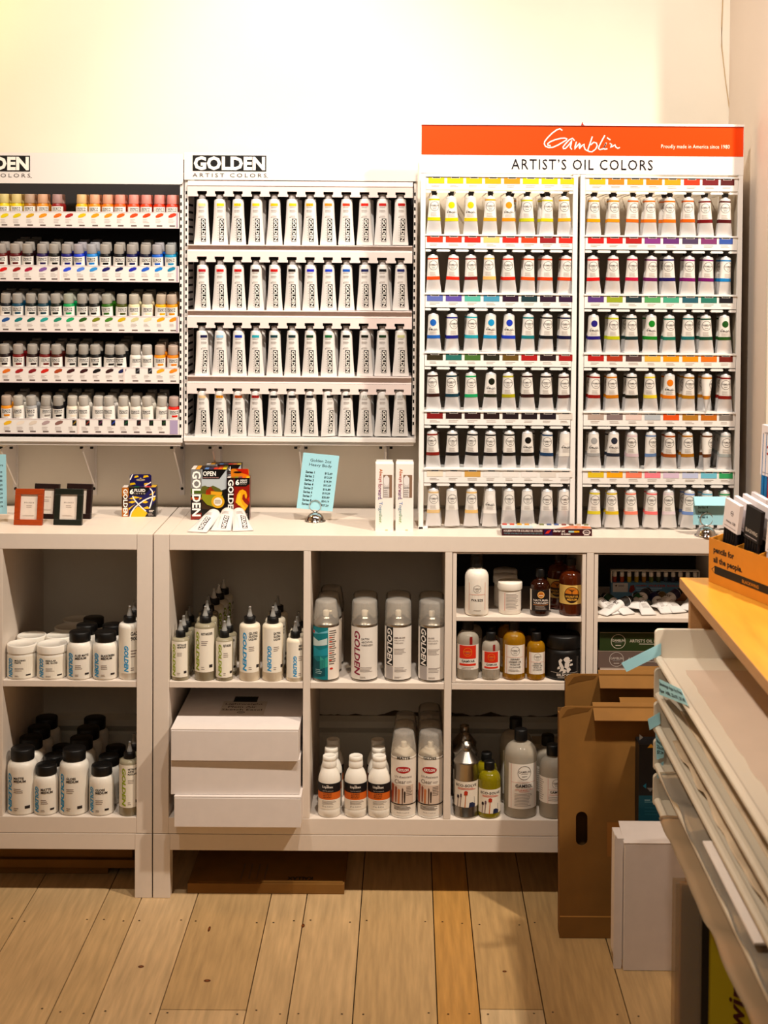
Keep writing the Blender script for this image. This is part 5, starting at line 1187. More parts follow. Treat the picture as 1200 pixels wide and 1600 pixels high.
place('brush_cleaner_jar', sili(), 'jar', 'big black brush cleaner jar with white lion emblem', 879, 1069.5, ZI, .0462, None)
# lower compartment
def eco(v0, v1):
    def dr(mb, r):
        f0, f1, f2 = [cyl(r, off=.0004*i) for i in (1, 2, 3)]; h = v1-v0; mb.rect(-1.3*r, 1.3*r, v0, v1, f0, 'print', 'efe4d2', 20)
        mb.text('ECO-SOLVE', -.95*r, .9*r, v0+h*.80, v0+h*.90, f1, 'print', K, bold=.015); mb.bars(-.75*r, .8*r, v0+h*.68, v0+h*.77, 2, f1, 'print', 'd86a50', .5)
        for u, t, c_, b_ in ((-.72, .44, '2a1820', .010), (-.45, .50, '6a5058', .007), (-.05, .62, 'b83018', .014)):
            mb.stroke([(u*r-.002, v0), (u*r, v0+h*t*.8)], .0022, f1, 'print', 'c87030' if c_ == 'b83018' else '8a7070'); mb.poly([(u*r-b_*.3, v0+h*t*.78), (u*r+b_*.3, v0+h*t*.78), (u*r+b_*.35, v0+h*t), (u*r, v0+h*(t+.04)), (u*r-b_*.3, v0+h*t)], f2, 'print', c_)
        mb.poly([(.2*r, v0), (.75*r, v0), (.78*r, v0+h*.12), (.5*r, v0+h*.2), (.25*r, v0+h*.18)], f1, 'print', '202848'); mb.stroke([(.72*r, v0), (.68*r, v0+h*.4)], .001, f1, 'print', '5a5060')
    return dr
def ecocan():
    r = .0315; b = MB().lathe([(r*.95, 0), (r*1.01, .001), (r*1.01, .004), (r*.985, .005), (r*.985, .134), (r*1.03, .136), (r*1.03, .139), (r*.98, .141), (.0135, .163), (.012, .165), (.012, .168), (.0132, .169), (.012, .171), (.0132, .1725), (.012, .174), (.0125, .183), (.0105, .183), (.0100, .172), (0, .170)], 'steel', 36)
    lb = MB(); eco(.029, .094)(lb, r*.985); return [('can_body', b.mesh('can_body')), ('label', lb.mesh('label'))]
gsol = 'solvents in the lower right compartment'
place('solvent_can', ecocan(), 'can', 'open-necked metal solvent can with brush picture, nearest', 728, 1289, zf, .0318, gsol, ['metal solvent can just behind the nearest one', 'rearmost metal solvent can'], -.02, .0)
place('solvent_bottle', boston(.0288, .115, 'lime_fluid', .0135, .020, eco(.014, .075), .004), 'bottle', 'yellow-green solvent bottle with brush picture label', 764, 1286, zf, .0288, gsol, ['bottle in shadow behind the yellow-green one'], .08, -.004)
def gamsolL(mb, r): frame_label(mb, r, .026, .140, -.82, 1.25, [('GAMSOL', .0085, K), ('ODORLESS MINERAL SPIRITS', .0028, 'd86a50'), ('ESSENCE MIN\u00c9RALE', .0028, 'd86a50')], er=.0175, line='d8806a')
def gamsolS(mb, r): frame_label(mb, r, .040, .105, -.55, 1.15, [('GAMSOL', .006, K), ('ODORLESS MINERAL SPIRITS', .0022, 'd86a50')], er=.0115, line='d8806a'); mb.rect(-1.35*r, -.55*r, .040, .105, cyl(r, off=.0004), 'print', 'efe6da', 8); greek(mb, -1.2*r, -.65*r, .045, .1, 10, cyl(r, off=.0008), 'b0a49a', .3)
place('solvent_bottle', boston(.0418, .185, 'clear_fluid', .0165, .028, gamsolL, .004), 'bottle', 'largest clear solvent bottle with white label', 812.5, 1288, zf, .0418, gsol, ['large solvent bottle behind the largest clear one'], -.05, -.006)
place('solvent_bottle', boston(.0345, .150, 'clear_fluid', .0165, .026, gamsolS, .004), 'bottle', 'smaller clear solvent bottle beside the brown cartons', 863, 1287, zf, .0345, gsol, ['smaller solvent bottle behind the smaller clear one'], -.12, -.006)
p = W(862, 1240, .30); mb = MB().box(-.055, .06, 0, .06, 0, .105, 'print', 'cbb898'); F = flat(-.0004); emblem(mb, -.028, .078, .021, F, 'print', '3a302a', 1.1, .06); mb.rect(.026, .0272, 0, .105, F, 'print', 'c04a30'); mb.rect(-.05, .058, .052, .0528, F, 'print', 'c04a30')
single('storage_box', mb, 'small cream box with round mark and red lines behind the solvents', 'box', (p.x, .255, zf+.0003))

# --- three white boxes in the lower left compartment
def easel_box(px0, px1, py0, py1, z, y, d, label, text=False, yaw=0.0, gapb=True):
    k = mpp(y); a = W(px0, py1, y); b = W(px1, py0, y); w_ = b.x-a.x; h_ = (py1-py0)*k
    r = thing('storage_box', label, 'box', ((a.x+b.x)/2, y, z), (0, 0, yaw), 'white boxes in the lower compartment')
    part('carton', MB().box(-w_/2, w_/2, 0, d, 0, h_-.004, 'white_card'), r, .001)
    mb = MB().box(-w_/2-.0005, w_/2+.0008, .0008, d, h_-.0036, h_, 'white_card')
    if text:
        f = lambda u, v: (u, v, h_+.0004)
        for i, t in enumerate(['Lightweight', 'Plein Air', 'Sketch Easel']): mb.text(t, (-.048, -.038, -.052)[i], (.050, .036, .052)[i], d*.50-.022*i-.008, d*.50-.022*i+.006, f, 'print', '3a2c24', bold=.01)
        mb.rect(-.03, .032, d*.545, d*.66, f, 'print', '1c1614'); mb.ring(0, d*.50-.066, .0065, .0085, f, 'print', '4a3c34', 16, 1.2); mb.rect(-.005, .005, d*.5-.068, d*.5-.064, f, 'print', '4a3c34')
        mb.rect(-.055, .06, d*.28, d*.56, lambda u, v: (u, v, h_+.0002), 'print', 'd6c8b8')
    part('lid_flap', mb, r, .0008)
    return h_
y = -.058; z = ZF+.0003
h3 = easel_box(272, 470, 1256, 1305, z, y, .40, 'bottom white box of the stack of three, jutting over the edge')
h2_ = easel_box(267, 468, 1199, 1254.5, z+h3+.0003, y+.012, .385, 'middle white box of the stack of three', yaw=.012)
h1_ = easel_box(267, 466, 1147, 1197.5, z+h3+h2_+.0006, y+.002, .39, 'top white box of the stack, printed with easel wording on its lid', True, .0)

# --- contents of the right insert
bx = G(945, 962, ZM); x0, x1 = W(955, 900, .18).x, W(1093, 900, .18).x; w_ = x1-x0; zt_ = W(1000, 891.5, .18).z; h_ = min(zt_, ZC-.047)-ZM-.001
r = thing('paint_set_box', 'upright blue set box showing a row of capped tubes, upper insert shelf', 'paint set box', ((x0+x1)/2, .18, ZM+.0005))
mb = MB().box(-w_/2, w_/2, 0, .025, 0, h_*.6, 'gloss_print', '5888a8').box(-w_/2, w_/2, .020, .025, h_*.6, h_, 'gloss_print', '1a1412').box(-w_/2, w_/2, 0, .025, h_-.002, h_, 'gloss_print', 'd8d0c4').box(-w_/2, -w_/2+.002, 0, .025, h_*.6, h_-.002, 'gloss_print', 'd8d0c4').box(w_/2-.002, w_/2, 0, .025, h_*.6, h_-.002, 'gloss_print', 'd8d0c4')
F1, F2, F3 = flat(-.0003), flat(-.0006), flat(-.0009)
mb.rect(-w_*.48, -w_*.31, h_*.28, h_*.58, F1, 'gloss_print', 'd0ccc8'); mb.bars(-w_*.42, -w_*.33, h_*.45, h_*.53, 2, F2, 'gloss_print', '707880'); mb.poly([(-w_*.46, h_*.5), (-w_*.43, h_*.53), (-w_*.44, h_*.46)], F2, 'gloss_print', '282c30')
mb.poly([(-w_*.3, h_*.3), (-w_*.27, h_*.25), (-w_*.23, h_*.35), (-w_*.24, h_*.52), (-w_*.28, h_*.5)], F2, 'gloss_print', '802818')
mb.text('HOLBEIN', -w_*.22, -w_*.1, h_*.48, h_*.525, F2, 'gloss_print', 'b83828', bold=.03); mb.text('WATER SOLUBLE', -w_*.08, w_*.36, h_*.465, h_*.53, F2, 'gloss_print', 'b83828', bold=.02)
mb.bars(-w_*.22, w_*.14, h_*.32, h_*.45, 2, F2, 'gloss_print', 'a8c8e0', .5); mb.poly([(w_*.0, 0), (w_*.06, h_*.2), (w_*.2, h_*.3), (w_*.34, h_*.44), (w_*.5, h_*.44), (w_*.5, 0)], F1, 'gloss_print', '6a3018'); mb.poly([(w_*.12, 0), (w_*.2, h_*.2), (w_*.4, h_*.3), (w_*.5, h_*.2), (w_*.5, 0)], F2, 'gloss_print', 'a06028')
mb.text('12', -w_*.26, -w_*.2, h_*.14, h_*.24, F2, 'gloss_print', 'e8e4e0', bold=.02); mb.text('Colors', -w_*.18, -w_*.06, h_*.15, h_*.21, F2, 'gloss_print', 'e8e4e0')
part('carton', mb, r)
for i, c_ in enumerate(['a03820', 'b04820', 'b8a030', 'a89030', 'a87830', '6a7838', '485838', '384858', '303040', '482828', '302820', '404038']):
    x = -w_*.455+i*w_*.083
    mb = MB().lathe([(.0055, h_*.56), (.0058, h_*.78)], 'tint', 12, c=(x, .010, 0)).lathe([(.0052, h_*.78), (.0058, h_*.80), (.0056, h_*.91), (.004, h_*.94), (0, h_*.94)], 'white_plastic', 12, c=(x, .010, 0))
    part('paint_tube', mb, r, tint=c_)
SMT = TubeShape(.096, .0132, .0400, .0055); sm_b = SMT.body('tube_white', .0055).mesh('tube_body'); sm_c = MB().lathe([(.0085, .0975), (.0092, .110), (.0088, .112), (0, .112)], 'black_plastic', 12).mesh('cap')
mb = MB(); SMT.wrap(mb, .072, .095, .0004, 'tint', 'ffffff', 2); sm_band = mb.mesh('color_band')
mb = MB(); f = SMT.surf(.0006); mb.text('MAX', -.009, .009, .050, .060, f, 'print', '5a4c48', bold=.02); greek(mb, -.009, .009, .024, .046, 5, f, 'b0a49e'); sm_l = mb.mesh('label')
for i, (px, py, yaw, c_, zo) in enumerate(((940, 962, .9, '282420', 0), (966, 961, -.55, '1c1e1c', 0), (984, 961.5, -.5, '163a20', 0), (988, 957, .55, '20202c', .013), (1015, 962.5, -.15, '0a5024', 0), (1026, 956, .75, '241838', .013), (1045, 960, -.25, '1c1848', 0), (1063, 959.5, -.35, '6a5428', .002), (1072, 958, .5, '8a8020', .008))):
    g = G(px, py, ZM)
    inst('oil_paint_tube', [('tube_body', sm_b), ('cap', sm_c), ('color_band', sm_band), ('label', sm_l)], f"lying tube with {cname(c_)} collar, {ordn(i, 9)} in the loose row", 'paint tube', (g.x, max(g.y, .012)+.004, ZM+.0025+zo*.6), (-(PI/2-.21), 0, -yaw), 'loose tubes on the insert shelf', {'color_band': c_})
def flatbox(px0, px1, z, h_, y, d, col, ink, label, txt=True):
    a = W(px0, 1010, y).x; b = min(W(px1, 1010, y).x, comp_x(3)+CW-.014); w_ = b-a
    mb = MB().box(0, w_, 0, d, 0, h_, 'gloss_print', col); F = flat(-.0004)
    mb.rect(0, w_, h_-.0012, h_, F, 'gloss_print', mixh(col, 'c8b8a0', .5))
    if txt:
        emblem(mb, .047, h_*.5, min(.0185, h_*.46), F, 'print', ink, 1, .06); mb.text('ARTIST\u2019S OIL COLORS', .076, .176, h_*.46, h_*.62, F, 'print', ink); mb.rect(.10, .15, h_*.36, h_*.39, F, 'print', ink)
    return single('paint_set_box', mb, label, 'paint set box', (a, y, z), (0, 0, 0), 'flat set boxes in the right insert')
zz = ZI
for hh, c_, ink, px0, lb, tx in ((.026, 'c8b4a8', '8a7468', 938, 'pale flat set box at the bottom of the stack in the insert', False), (.043, '6a5850', 'c8bcb0', 934.5, 'grey flat set box in the middle of the stack', True), (.047, '2a3a1c', 'd8ccb8', 937, 'green flat set box on top of the stack in the insert', True)):
    flatbox(px0, 1140, zz+.0003, hh, .03, .2, c_, ink, lb, tx); zz += hh+.0006
# ------------------------------------------------------------------ flat cartons under the shelf units
g0, g1 = G(293, 1396, 0), G(538, 1396, 0); w_ = g1.x-g0.x
r = thing('flat_carton', 'flat brown carton with upside-down lettering lying under the long shelf unit', 'carton', ((g0.x+g1.x)/2, g0.y, .0005), (0, 0, 0))
mb = MB().box(-w_/2, w_/2, 0, .30, 0, .026, 'cardboard'); part('carton', mb, r, .001)
mb = MB().box(-w_/2+.025, w_/2-.004, .004, .30, .0262, .0285, 'cardboard'); f = lambda u, v: (-u, .30-v, .0289)
mb.text('KALLAX', -.118, -.052, .265, .283, f, 'print', '1c1410', bold=.04)
for i in range(4): mb.rect(-.008-.02*i, -.004-.02*i, .15, .24, lambda u, v: (u, .26-v, .0289), 'print', '6a4a2a')
mb.rect(-.03, .12, .06, .061, lambda u, v: (u, v, .0289), 'print', '5a3c20'); part('lid_flap', mb, r)
zz = .0005
for i, (px, y, h_, lb) in enumerate(((169, .135, .021, 'lowest flat pale carton under the left shelf unit'), (214, .120, .021, 'middle flat pale carton under the left shelf unit'), (207, .132, .021, 'topmost flat pale carton under the left shelf unit'))):
    x1 = W(px, 1365, y).x
    mb = MB().box(-1.34, x1, y, .385, zz, zz+h_, 'cardboard'); mb.box(-1.34, x1-.001, y+.001, .38, zz+h_, zz+h_+.0008, 'cardboard_dark')
    o = single('flat_carton', mb, lb, 'carton', group='flat cartons under the left unit', bevel=.0008); zz += h_+.0012

# ------------------------------------------------------------------ tall cartons leaning before the long unit
def tall_carton(px, py, ztop, lean, label, hole, depth=.045, xr=.66):
    g = G(px, py, 0); x0 = g.x; w_ = xr-x0; h_ = ztop/math.cos(lean)
    r = thing('tall_carton', label, 'carton', (x0, g.y, .0008), (-lean, 0, 0), 'brown cartons leaning before the long unit')
    mb = MB(); t = .004; rr = .02; hx0, hx1, hz0, hz1 = .040, .068, .215, .295
    if not hole: hx0 = None
    out = [(0, 0), (w_, 0), (w_, h_), (rr, h_)]+[(rr-rr*math.sin(a), h_-rr+rr*math.cos(a)) for a in [i*PI/2/5 for i in range(1, 6)]]
    fp = lambda p, q, a: (p, a, q)
    if hole:
        mb.prism([(0, 0), (w_, 0), (w_, hz0), (0, hz0)], 0, t, fp, 'cardboard'); mb.prism([(0, hz0), (hx0, hz0), (hx0, hz1), (0, hz1)], 0, t, fp, 'cardboard'); mb.prism([(hx1, hz0), (w_, hz0), (w_, hz1), (hx1, hz1)], 0, t, fp, 'cardboard')
        mb.prism([(0, hz1)]+[(w_, hz1), (w_, h_), (rr, h_)]+out[4:], 0, t, fp, 'cardboard')
        q = (hx1-hx0)/2
        for zc_, s in ((hz1, 1), (hz0, -1)):
            for sx in (-1, 1):
                cx_ = (hx0+hx1)/2; pts = [(cx_+sx*q, zc_)]+[(cx_+sx*q*math.cos(a), zc_-s*q+s*q*math.sin(a)) for a in [i*PI/2/5 for i in range(6)]]
                mb.prism(pts, 0, t, fp, 'cardboard')
    else: mb.prism(out, 0, t, fp, 'cardboard')
    mb.box(.001, .005, t, depth, 0, h_-rr, 'cardboard'); mb.box(w_-.005, w_-.001, t, depth, 0, h_-rr, 'cardboard'); mb.box(.001, w_-.001, depth-.004, depth, 0, h_-.012, 'cardboard_dark'); mb.box(.001, w_-.001, t, depth, 0, .004, 'cardboard')
    F = flat(-.0004)
    if hole: mb.rect(.001, w_-.001, .0485, .0515, F, 'print', 'c89048'); mb.rect(.115, .19, .19, .27, F, 'print', '9a6226')
    part('carton_body', mb, r, 0)
    mb = MB(); x = .082
    mb.prism([(-.028, h_-.030), (.014, h_+.004), (.014, h_+.007), (-.030, h_-.027)], x, w_, lambda p, q, a: (a, p, q), 'cardboard')
    mb.prism([(.016, h_-.004), (depth, h_+.010), (depth, h_+.013), (.016, h_-.001)], x+.07, w_, lambda p, q, a: (a, p, q), 'cardboard')
    part('top_flap', mb, r)
    mb = MB(); mb.poly([(.005, h_-.028), (.03, h_-.02), (.07, h_-.012), (.078, h_-.004), (.04, h_-.003), (.02, h_-.008)], flat(-.0006), 'clear_tape', 'ffffff'); part('tape', mb, r)
    return r
tall_carton(874, 1466, .541, .10, 'tall brown carton with hand hole, front one leaning by the long shelf unit', True)
tall_carton(882, 1434, .596, .05, 'brown carton behind the one with the hand hole', False, .03)
# dark printed box
a = W(997.5, 1283, -.215); x1 = .665
mb = MB().box(a.x, x1, -.215, -.160, 0, .476, 'black_card'); F = flat(-.2154); F2 = flat(-.2157)
mb.rect(a.x, x1, .0, W(1010, 1243, -.215).z, F, 'print', '0c4c5c')
def tri(px, py, s, col, d): c = W(px, py, -.215); k = s*.00148; q = {'u': [(-k, -k*.6), (k, -k*.6), (0, k*.6)], 'd': [(-k, k*.6), (k, k*.6), (0, -k*.6)], 'r': [(-k*.6, -k), (k*.6, 0), (-k*.6, k)], 'l': [(k*.6, -k), (k*.6, k), (-k*.6, 0)]}[d]; mb.poly([(c.x+u, c.z+v) for u, v in q], F2, 'print', col)
tri(1002, 1152, 5, '8a8680', 'r'); tri(1017, 1165, 5.5, 'c88a1c', 'u'); tri(1007, 1228, 4.5, '1a6a80', 'l'); tri(1016, 1234, 5.5, '7a7670', 'd')
for py, w2, c_ in ((1250, 9, 'a8c8cc'), (1253, 17, '6aa0a8'), (1262, 20, '2a6878'), (1267, 20, '2a6878'), (1272, 20, '2a6878')): c = W(1007, py, -.215); mb.rect(c.x, c.x+w2*.00148, c.z-.0007, c.z+.0007, F2, 'print', c_)
single('printed_box', mb, 'black and teal printed box with small triangles beside the brown carton', 'box')
# white upright box
g = G(974, 1517, 0); w_ = 96*mpp(g.y); r = thing('storage_box', 'upright white box standing on the floor before the brown cartons', 'box', (g.x, g.y, .0006), (0, 0, .0))
part('carton', MB().box(0, w_, 0, .075, 0, .292, 'white_card').box(-.0185, .0, .012, .075, .02, .30, 'white_card'), r, .001)
mb = MB().prism([(0, .2922), (.085, .3085), (.085, .311), (-.001, .2945)], -.002, w_+.004, lambda p, q, a: (a, p, q), 'white_card'); part('lid', mb, r, .0008)
mb = MB().prism([(-.022, .004), (-.0205, 0), (-.004, .0), (-.003, .012), (-.003, .284), (-.010, .290), (-.020, .31), (-.022, .30)], .008, .0095, lambda p, q, a: (p, a, q), 'white_card'); part('side_flap', mb, r)
mb = MB().box(.625, .70, -.245, -.17, 0, .215, 'white_card'); single('storage_box', mb, 'white box edge glimpsed behind the upright white box, near the pads', 'box', bevel=.001)

# ------------------------------------------------------------------ desk, paper rack and pencil box at right
ZD = .9245; YD = -.435; XD = W(1062, 905, YD).x
r = thing('desk', 'maple-topped desk at right edge carrying the pencil box', 'desk', (XD+.35, -1.0, 0))
wpart('desktop', MB().box(XD+.0005, XD+.72, YD-1.30, YD, ZD-.022, ZD, 'maple').box(XD-.0005, XD+.0005, YD-1.30, YD, ZD-.0222, ZD-.0003, 'maple_edge'), r, .0006)
wpart('end_panel', MB().box(XD+.019, XD+.70, YD-.024, YD-.004, 0, ZD-.0225, 'maple_edge'), r, .001)
wpart('end_panel', MB().box(XD+.30, XD+.70, YD-1.29, YD-1.27, 0, ZD-.0225, 'maple_edge'), r, .001)
wpart('back_rail', MB().box(XD+.66, XD+.68, YD-1.27, YD-.024, .55, .80, 'maple_edge'), r, .001)
YT = YD-.027; XT = .543; YE = -1.75
ZT = [.757, .678, .604, .523, .445]
r = thing('paper_rack', 'stack of long pale plastic paper trays under the desk top', 'paper rack', (.8, -1.1, 0))
for i, z in enumerate(ZT):
    m = 'tray_plastic' if i == 0 else 'tray_clear'; mb = MB()
    mb.box(XT+.01, 1.10, YE, YT-.004, z-.007, z, m)
    q = [(XT, z-.006), (XT+.003, z-.010), (XT+.014, z-.010), (XT+.016, z), (XT+.014, z+.0035), (XT+.010, z+.005), (XT+.004, z+.004), (XT, z)]
    mb.prism(q, YE, YT-.004, lambda p, qq, a: (p, a, qq), m, smooth=False)
    hh = .062 if i == 0 else .056; rr = .010
    wall = [(XT-.001, z-.010), (1.10, z-.010), (1.10, z+hh), (XT+rr, z+hh)]+[(XT-.001+rr-rr*math.sin(a), z+hh-rr+rr*math.cos(a)) for a in [k_*PI/2/5 for k_ in range(1, 6)]]
    mb.prism(wall, YT-.012, YT, lambda p, qq, a: (p, a, qq), m)
    wpart('tray', mb, r, .0015)
wpart('rack_post', MB().box(1.06, 1.09, YT-.06, YT-.03, 0, .80, 'tray_plastic'), r); wpart('rack_post', MB().box(1.06, 1.09, YE+.03, YE+.06, 0, .80, 'tray_plastic'), r)
wpart('rack_post', MB().box(.90, .93, YT-.06, YT-.03, 0, ZT[-1]-.007, 'tray_plastic'), r); wpart('rack_post', MB().box(.90, .93, YE+.03, YE+.06, 0, ZT[-1]-.007, 'tray_plastic'), r)
# sheets on the trays
def sheet(x0, y1, z, t, m, label, waves=0.0, over=0.0, x1=1.02, y0=-1.7, torn=0.0, seed=1):
    rs = random.Random(seed); nx, ny = 16, 40; vs = []; fs = []
    ed = [rs.uniform(-torn, torn) for _ in range(ny+1)]
    ph = [(rs.uniform(8, 40), rs.uniform(8, 50), rs.uniform(0, 6)) for _ in range(7)]
    for j in range(ny+1):
        for i in range(nx+1):
            u, v = i/nx, j/ny; x = x0+(x1-x0)*u**1.6; y = y0+(y1-y0)*v
            if i == 0: x += ed[j]
            zz = z+t+waves*(1+sum(math.sin(a*x+b*y+c_)*.35 for a, b, c_ in ph))
            if x < XT-.002: zz -= over*((XT-x)/.03)**1.4
            vs.append((x, y, max(zz, z+t) if x > XT else zz))
    for j in range(ny):
        for i in range(nx): k_ = j*(nx+1)+i; fs.append((k_, k_+1, k_+nx+2, k_+nx+1))
    mb = MB().add(vs, fs, m, smooth=waves > 0); o = single('paper_sheet', mb, label, 'paper sheet')
    s = o.modifiers.new('thickness', 'SOLIDIFY'); s.thickness = .0008; s.offset = 1
    return o
sheet(.588, -.567, ZT[0], .0008, 'paper_pink', 'large pinkish deckle-edged paper sheet on the top tray', torn=.0022)
sheet(.572, -.60, ZT[1], .0008, 'glassine', 'brown sheet in a clear sleeve on the second tray', .0015, seed=4)
sheet(XT+.018, -.58, ZT[2], .002, 'glassine', 'crinkled plastic-wrapped sheet on the third tray', .007, 0, seed=7)
sheet(XT-.004, -.56, ZT[3], .007, 'clear_sleeve', 'crinkled clear plastic sheet bulging over the fourth tray edge', .006, .012, seed=9)
sheet(XT-.012, -.60, ZT[4], .010, 'clear_brown', 'clear plastic wrap drooping over the lowest tray edge', .006, .02, seed=12)
mb = MB().box(XT+.004, .95, -1.33, -.95, ZT[3]+.030, ZT[3]+.034, 'white_card', M=None); f = lambda u, v: (u, v, ZT[3]+.0345)
mb.stroke([(.575, -1.24), (.572, -1.12), (.575, -1.02)], .006, f, 'print', '6a5a60'); mb.stroke([(.585, -1.30), (.572, -1.29), (.572, -1.25)], .008, f, 'print', '141012')
single('white_board', mb, 'white board with a black mark lying on the fourth tray at lower right', 'board')
# blue paper tags
def tagquad(pts, fnp, label, texts=(), col='blue_paper', split=None):
    P = [fnp(*p) for p in pts]; mb = MB()
    bl = lambda u, v: (P[0]*(1-u)+P[1]*u)*(1-v)+(P[3]*(1-u)+P[2]*u)*v
    n = (P[1]-P[0]).cross(P[3]-P[0]).normalized()
    if n.dot(CAM-P[0]) < 0: n = -n
    mb.add([p for p in P]+[p-n*.0006 for p in P], [(0, 1, 2, 3), (7, 6, 5, 4), (0, 4, 5, 1), (1, 5, 6, 2), (2, 6, 7, 3), (3, 7, 4, 0)], col)
    for t, u0, u1, v0, v1 in texts: mb.text(t, u0, u1, v0, v1, lambda u, v: bl(u, v)+n*.0005, 'print', '141a20', bold=.015)
    return single('paper_tag', mb, label, 'paper tag', group='blue tags on the paper trays')
tagquad([(979, 1050), (1033, 1023), (1033, 1005), (971, 1036)], lambda a, b: W(a, b, YT-.014), 'long blue paper tag sticking out left from the top tray')
tagquad([(1030, 1085), (1075, 1103), (1064, 1077), (1030, 1061)], lambda a, b: VX(a, b, XT-.0007), 'blue printed tag along the second tray edge', [('Stonehenge Aqua Hot Press', .02, .98, .55, .85), ('Paper 140lb, 22x30 | $7.49', .02, .98, .12, .42)])
tagquad([(1015, 1141), (1032, 1131), (1031, 1113), (1012, 1124)], lambda a, b: W(a, b, YT-.014), 'short plain blue tag sticking out from the third tray')
tagquad([(1026, 1187), (1037, 1184), (1039, 1160), (1024, 1144)], lambda a, b: W(a, b, YT-.016), 'bluish printed tag hanging from the third tray corner', [('Rives BFK', .1, .9, .66, .8), ('22x30', .1, .9, .44, .58), ('$7.29', .1, .9, .2, .36)])
tagquad([(1027, 1217), (1035, 1210), (1037, 1190), (1026, 1196)], lambda a, b: W(a, b, YT-.016), 'small teal tag hanging from the lower tray corner')

# pads standing under the trays
r = thing('paper_pad', 'kraft pad in clear plastic sleeves standing under the trays', 'paper pad', (.64, -.74, .0005))
wpart('pad_body', MB().box(.549, .74, -.752, -.735, .0008, .385, 'kraft_pad'), r, .001)
for i, (x, y, zt2) in enumerate(((.530, -.757, .402), (.536, -.763, .394))): wpart('sleeve', MB().box(x, .75, y-.0012, y, .0008+.001*i, zt2, 'clear_sleeve'), r)
r = thing('paper_pad', 'yellow pad with black spine strip and dark red script, bottom right corner', 'paper pad', (.65, -.965, .0005))
mb = MB().box(.5565, .78, -.972, -.958, .0008, .425, 'yellow_card'); f = flat(-.9725); 
mb.text('drawing', .592, .632, .14, .335, f, 'print', '4a1414', bold=.02, rot=2, shear=.3)
wpart('cover', mb, r); wpart('spine_strip', MB().box(.5425, .5565, -.973, -.957, .0008, .4265, 'black_card'), r, .001)

# ------------------------------------------------------------------ pencil box
b0 = G(1107, 908.5, ZD); b1 = G(1200, 946.5, ZD); yaw = math.atan2(b1.y-b0.y, b1.x-b0.x); L, Dp, H = .36, .092, .0955
r = thing('pencil_box', 'orange-brown counter box of pencil packs on the maple desk', 'pencil box', (b0.x, b0.y, ZD+.0005), (0, 0, yaw)); t = .003
mb = MB().box(0, L, 0, t, 0, H, 'kraft_box'); F = flat(-.0004); F2 = flat(-.0007)
mb.text('pencils for', .019, .0985, H*.665, H*.845, F, 'print', '120c0a', bold=.035); mb.text('all the people.', .019, .129, H*.44, H*.62, F, 'print', '120c0a', bold=.035)
mb.poly([(.012, H*.31), (.0255, H*.41), (.0255, H*.23)], F, 'print', '120c0a'); mb.poly([(.0155, H*.312), (.0242, H*.38), (.0242, H*.25)], F2, 'print', 'd09038'); mb.poly([(.012, H*.312), (.0155, H*.335), (.0155, H*.29)], F2, 'print', '120c0a')
mb.rect(.0255, .30, H*.23, H*.41, F, 'print', '120c0a'); mb.text('BLACKWING', .130, .19, H*.27, H*.345, F2, 'print', 'c07818', bold=.02)
part('front_panel', mb, r, 0)
part('back_panel', MB().box(0, L, Dp-t, Dp, 0, H+.02, 'kraft_box'), r)
for x in (0, L-t): part('side_panel', MB().prism([(t, 0), (Dp-t, 0), (Dp-t, H+.02), (t, H-.001)], x, x+t, lambda p, q, a: (a, p, q), 'kraft_box'), r)
part('bottom_panel', MB().box(t, L-t, t, Dp-t, 0, t, 'kraft_box'), r)
for i in range(1, 4): part('divider', MB().prism([(t, t), (Dp-t, t), (Dp-t, H+.018), (t, H-.006)], .085*i, .085*i+.002, lambda p, q, a: (a, p, q), 'kraft_box'), r)
part('riser', MB().box(.005, L-.005, Dp+.001, Dp+.075, 0, .165, 'kraft_box'), r)
Mw = Matrix.Translation(r.location) @ Matrix.Rotation(yaw, 4, 'Z')
def pack(lx, ly, lz, hgt, wid, sleeve_col, texts, pcols, label, lean=.12, tilt=.10, sl=.45, mark=True, bars=()):
    p = Mw @ Vector((lx, ly, lz)); q = thing('pencil_pack', label, 'pencil pack', p, (-lean*.0, tilt, yaw), 'pencil packs in the counter box')
    n = len(pcols); pw_ = wid/n
    for i, c_ in enumerate(pcols):
        x = (i+.5)*pw_
        mb = MB().lathe([(pw_*.46, 0), (pw_*.46, hgt*.90)], 'tint', 6, c=(x, .004, 0), smooth=False).lathe([(pw_*.46, hgt*.90), (.0012, hgt*.985), (0, hgt)], 'cardboard', 6, c=(x, .004, 0), smooth=False)
        part('pencil', mb, q, tint=c_)
    mb = MB().box(-.001, wid+.001, -.0008, .0085, hgt*(1-sl), hgt*1.01, 'print', sleeve_col); F = flat(-.0012)
    for tt, u0, u1, v0, v1, c_ in texts: mb.text(tt, wid*u0, wid*u1, hgt*v0, hgt*v1, F, 'print', c_, bold=.01)
    for v_, c_ in bars: mb.rect(wid*.3, wid*.98, hgt*v_, hgt*(v_+.028), F, 'print', c_)
    if mark: mb.ring(wid*.55, hgt*.87, .0042, .0054, F, 'print', '6a6068', 16); mb.rect(wid*.45, wid*.65, hgt*.865, hgt*.875, F, 'print', '6a6068')
    mb.rect(wid*.1, wid*.9, hgt*(1-sl+.03), hgt*(1-sl+.04), F, 'print', 'a8a0a4')
    part('sleeve', mb, q)
DK = ['101014', '141418', '0e0e12', '16161c', '101014', '181820']
names = ['front', 'second', 'third', 'fourth']
for j in range(3, -1, -1): pack(.016+.003*j, .012+.019*j, .010, .180+.004*j, .054, 'e6e0e4', [('mono 100', .2, .85, .74, .775, '2a2228')] if j == 0 else [], DK, f'{names[j]} white-sleeved pack of black pencils in the left compartment', sl=.34, mark=j == 0, tilt=.17)
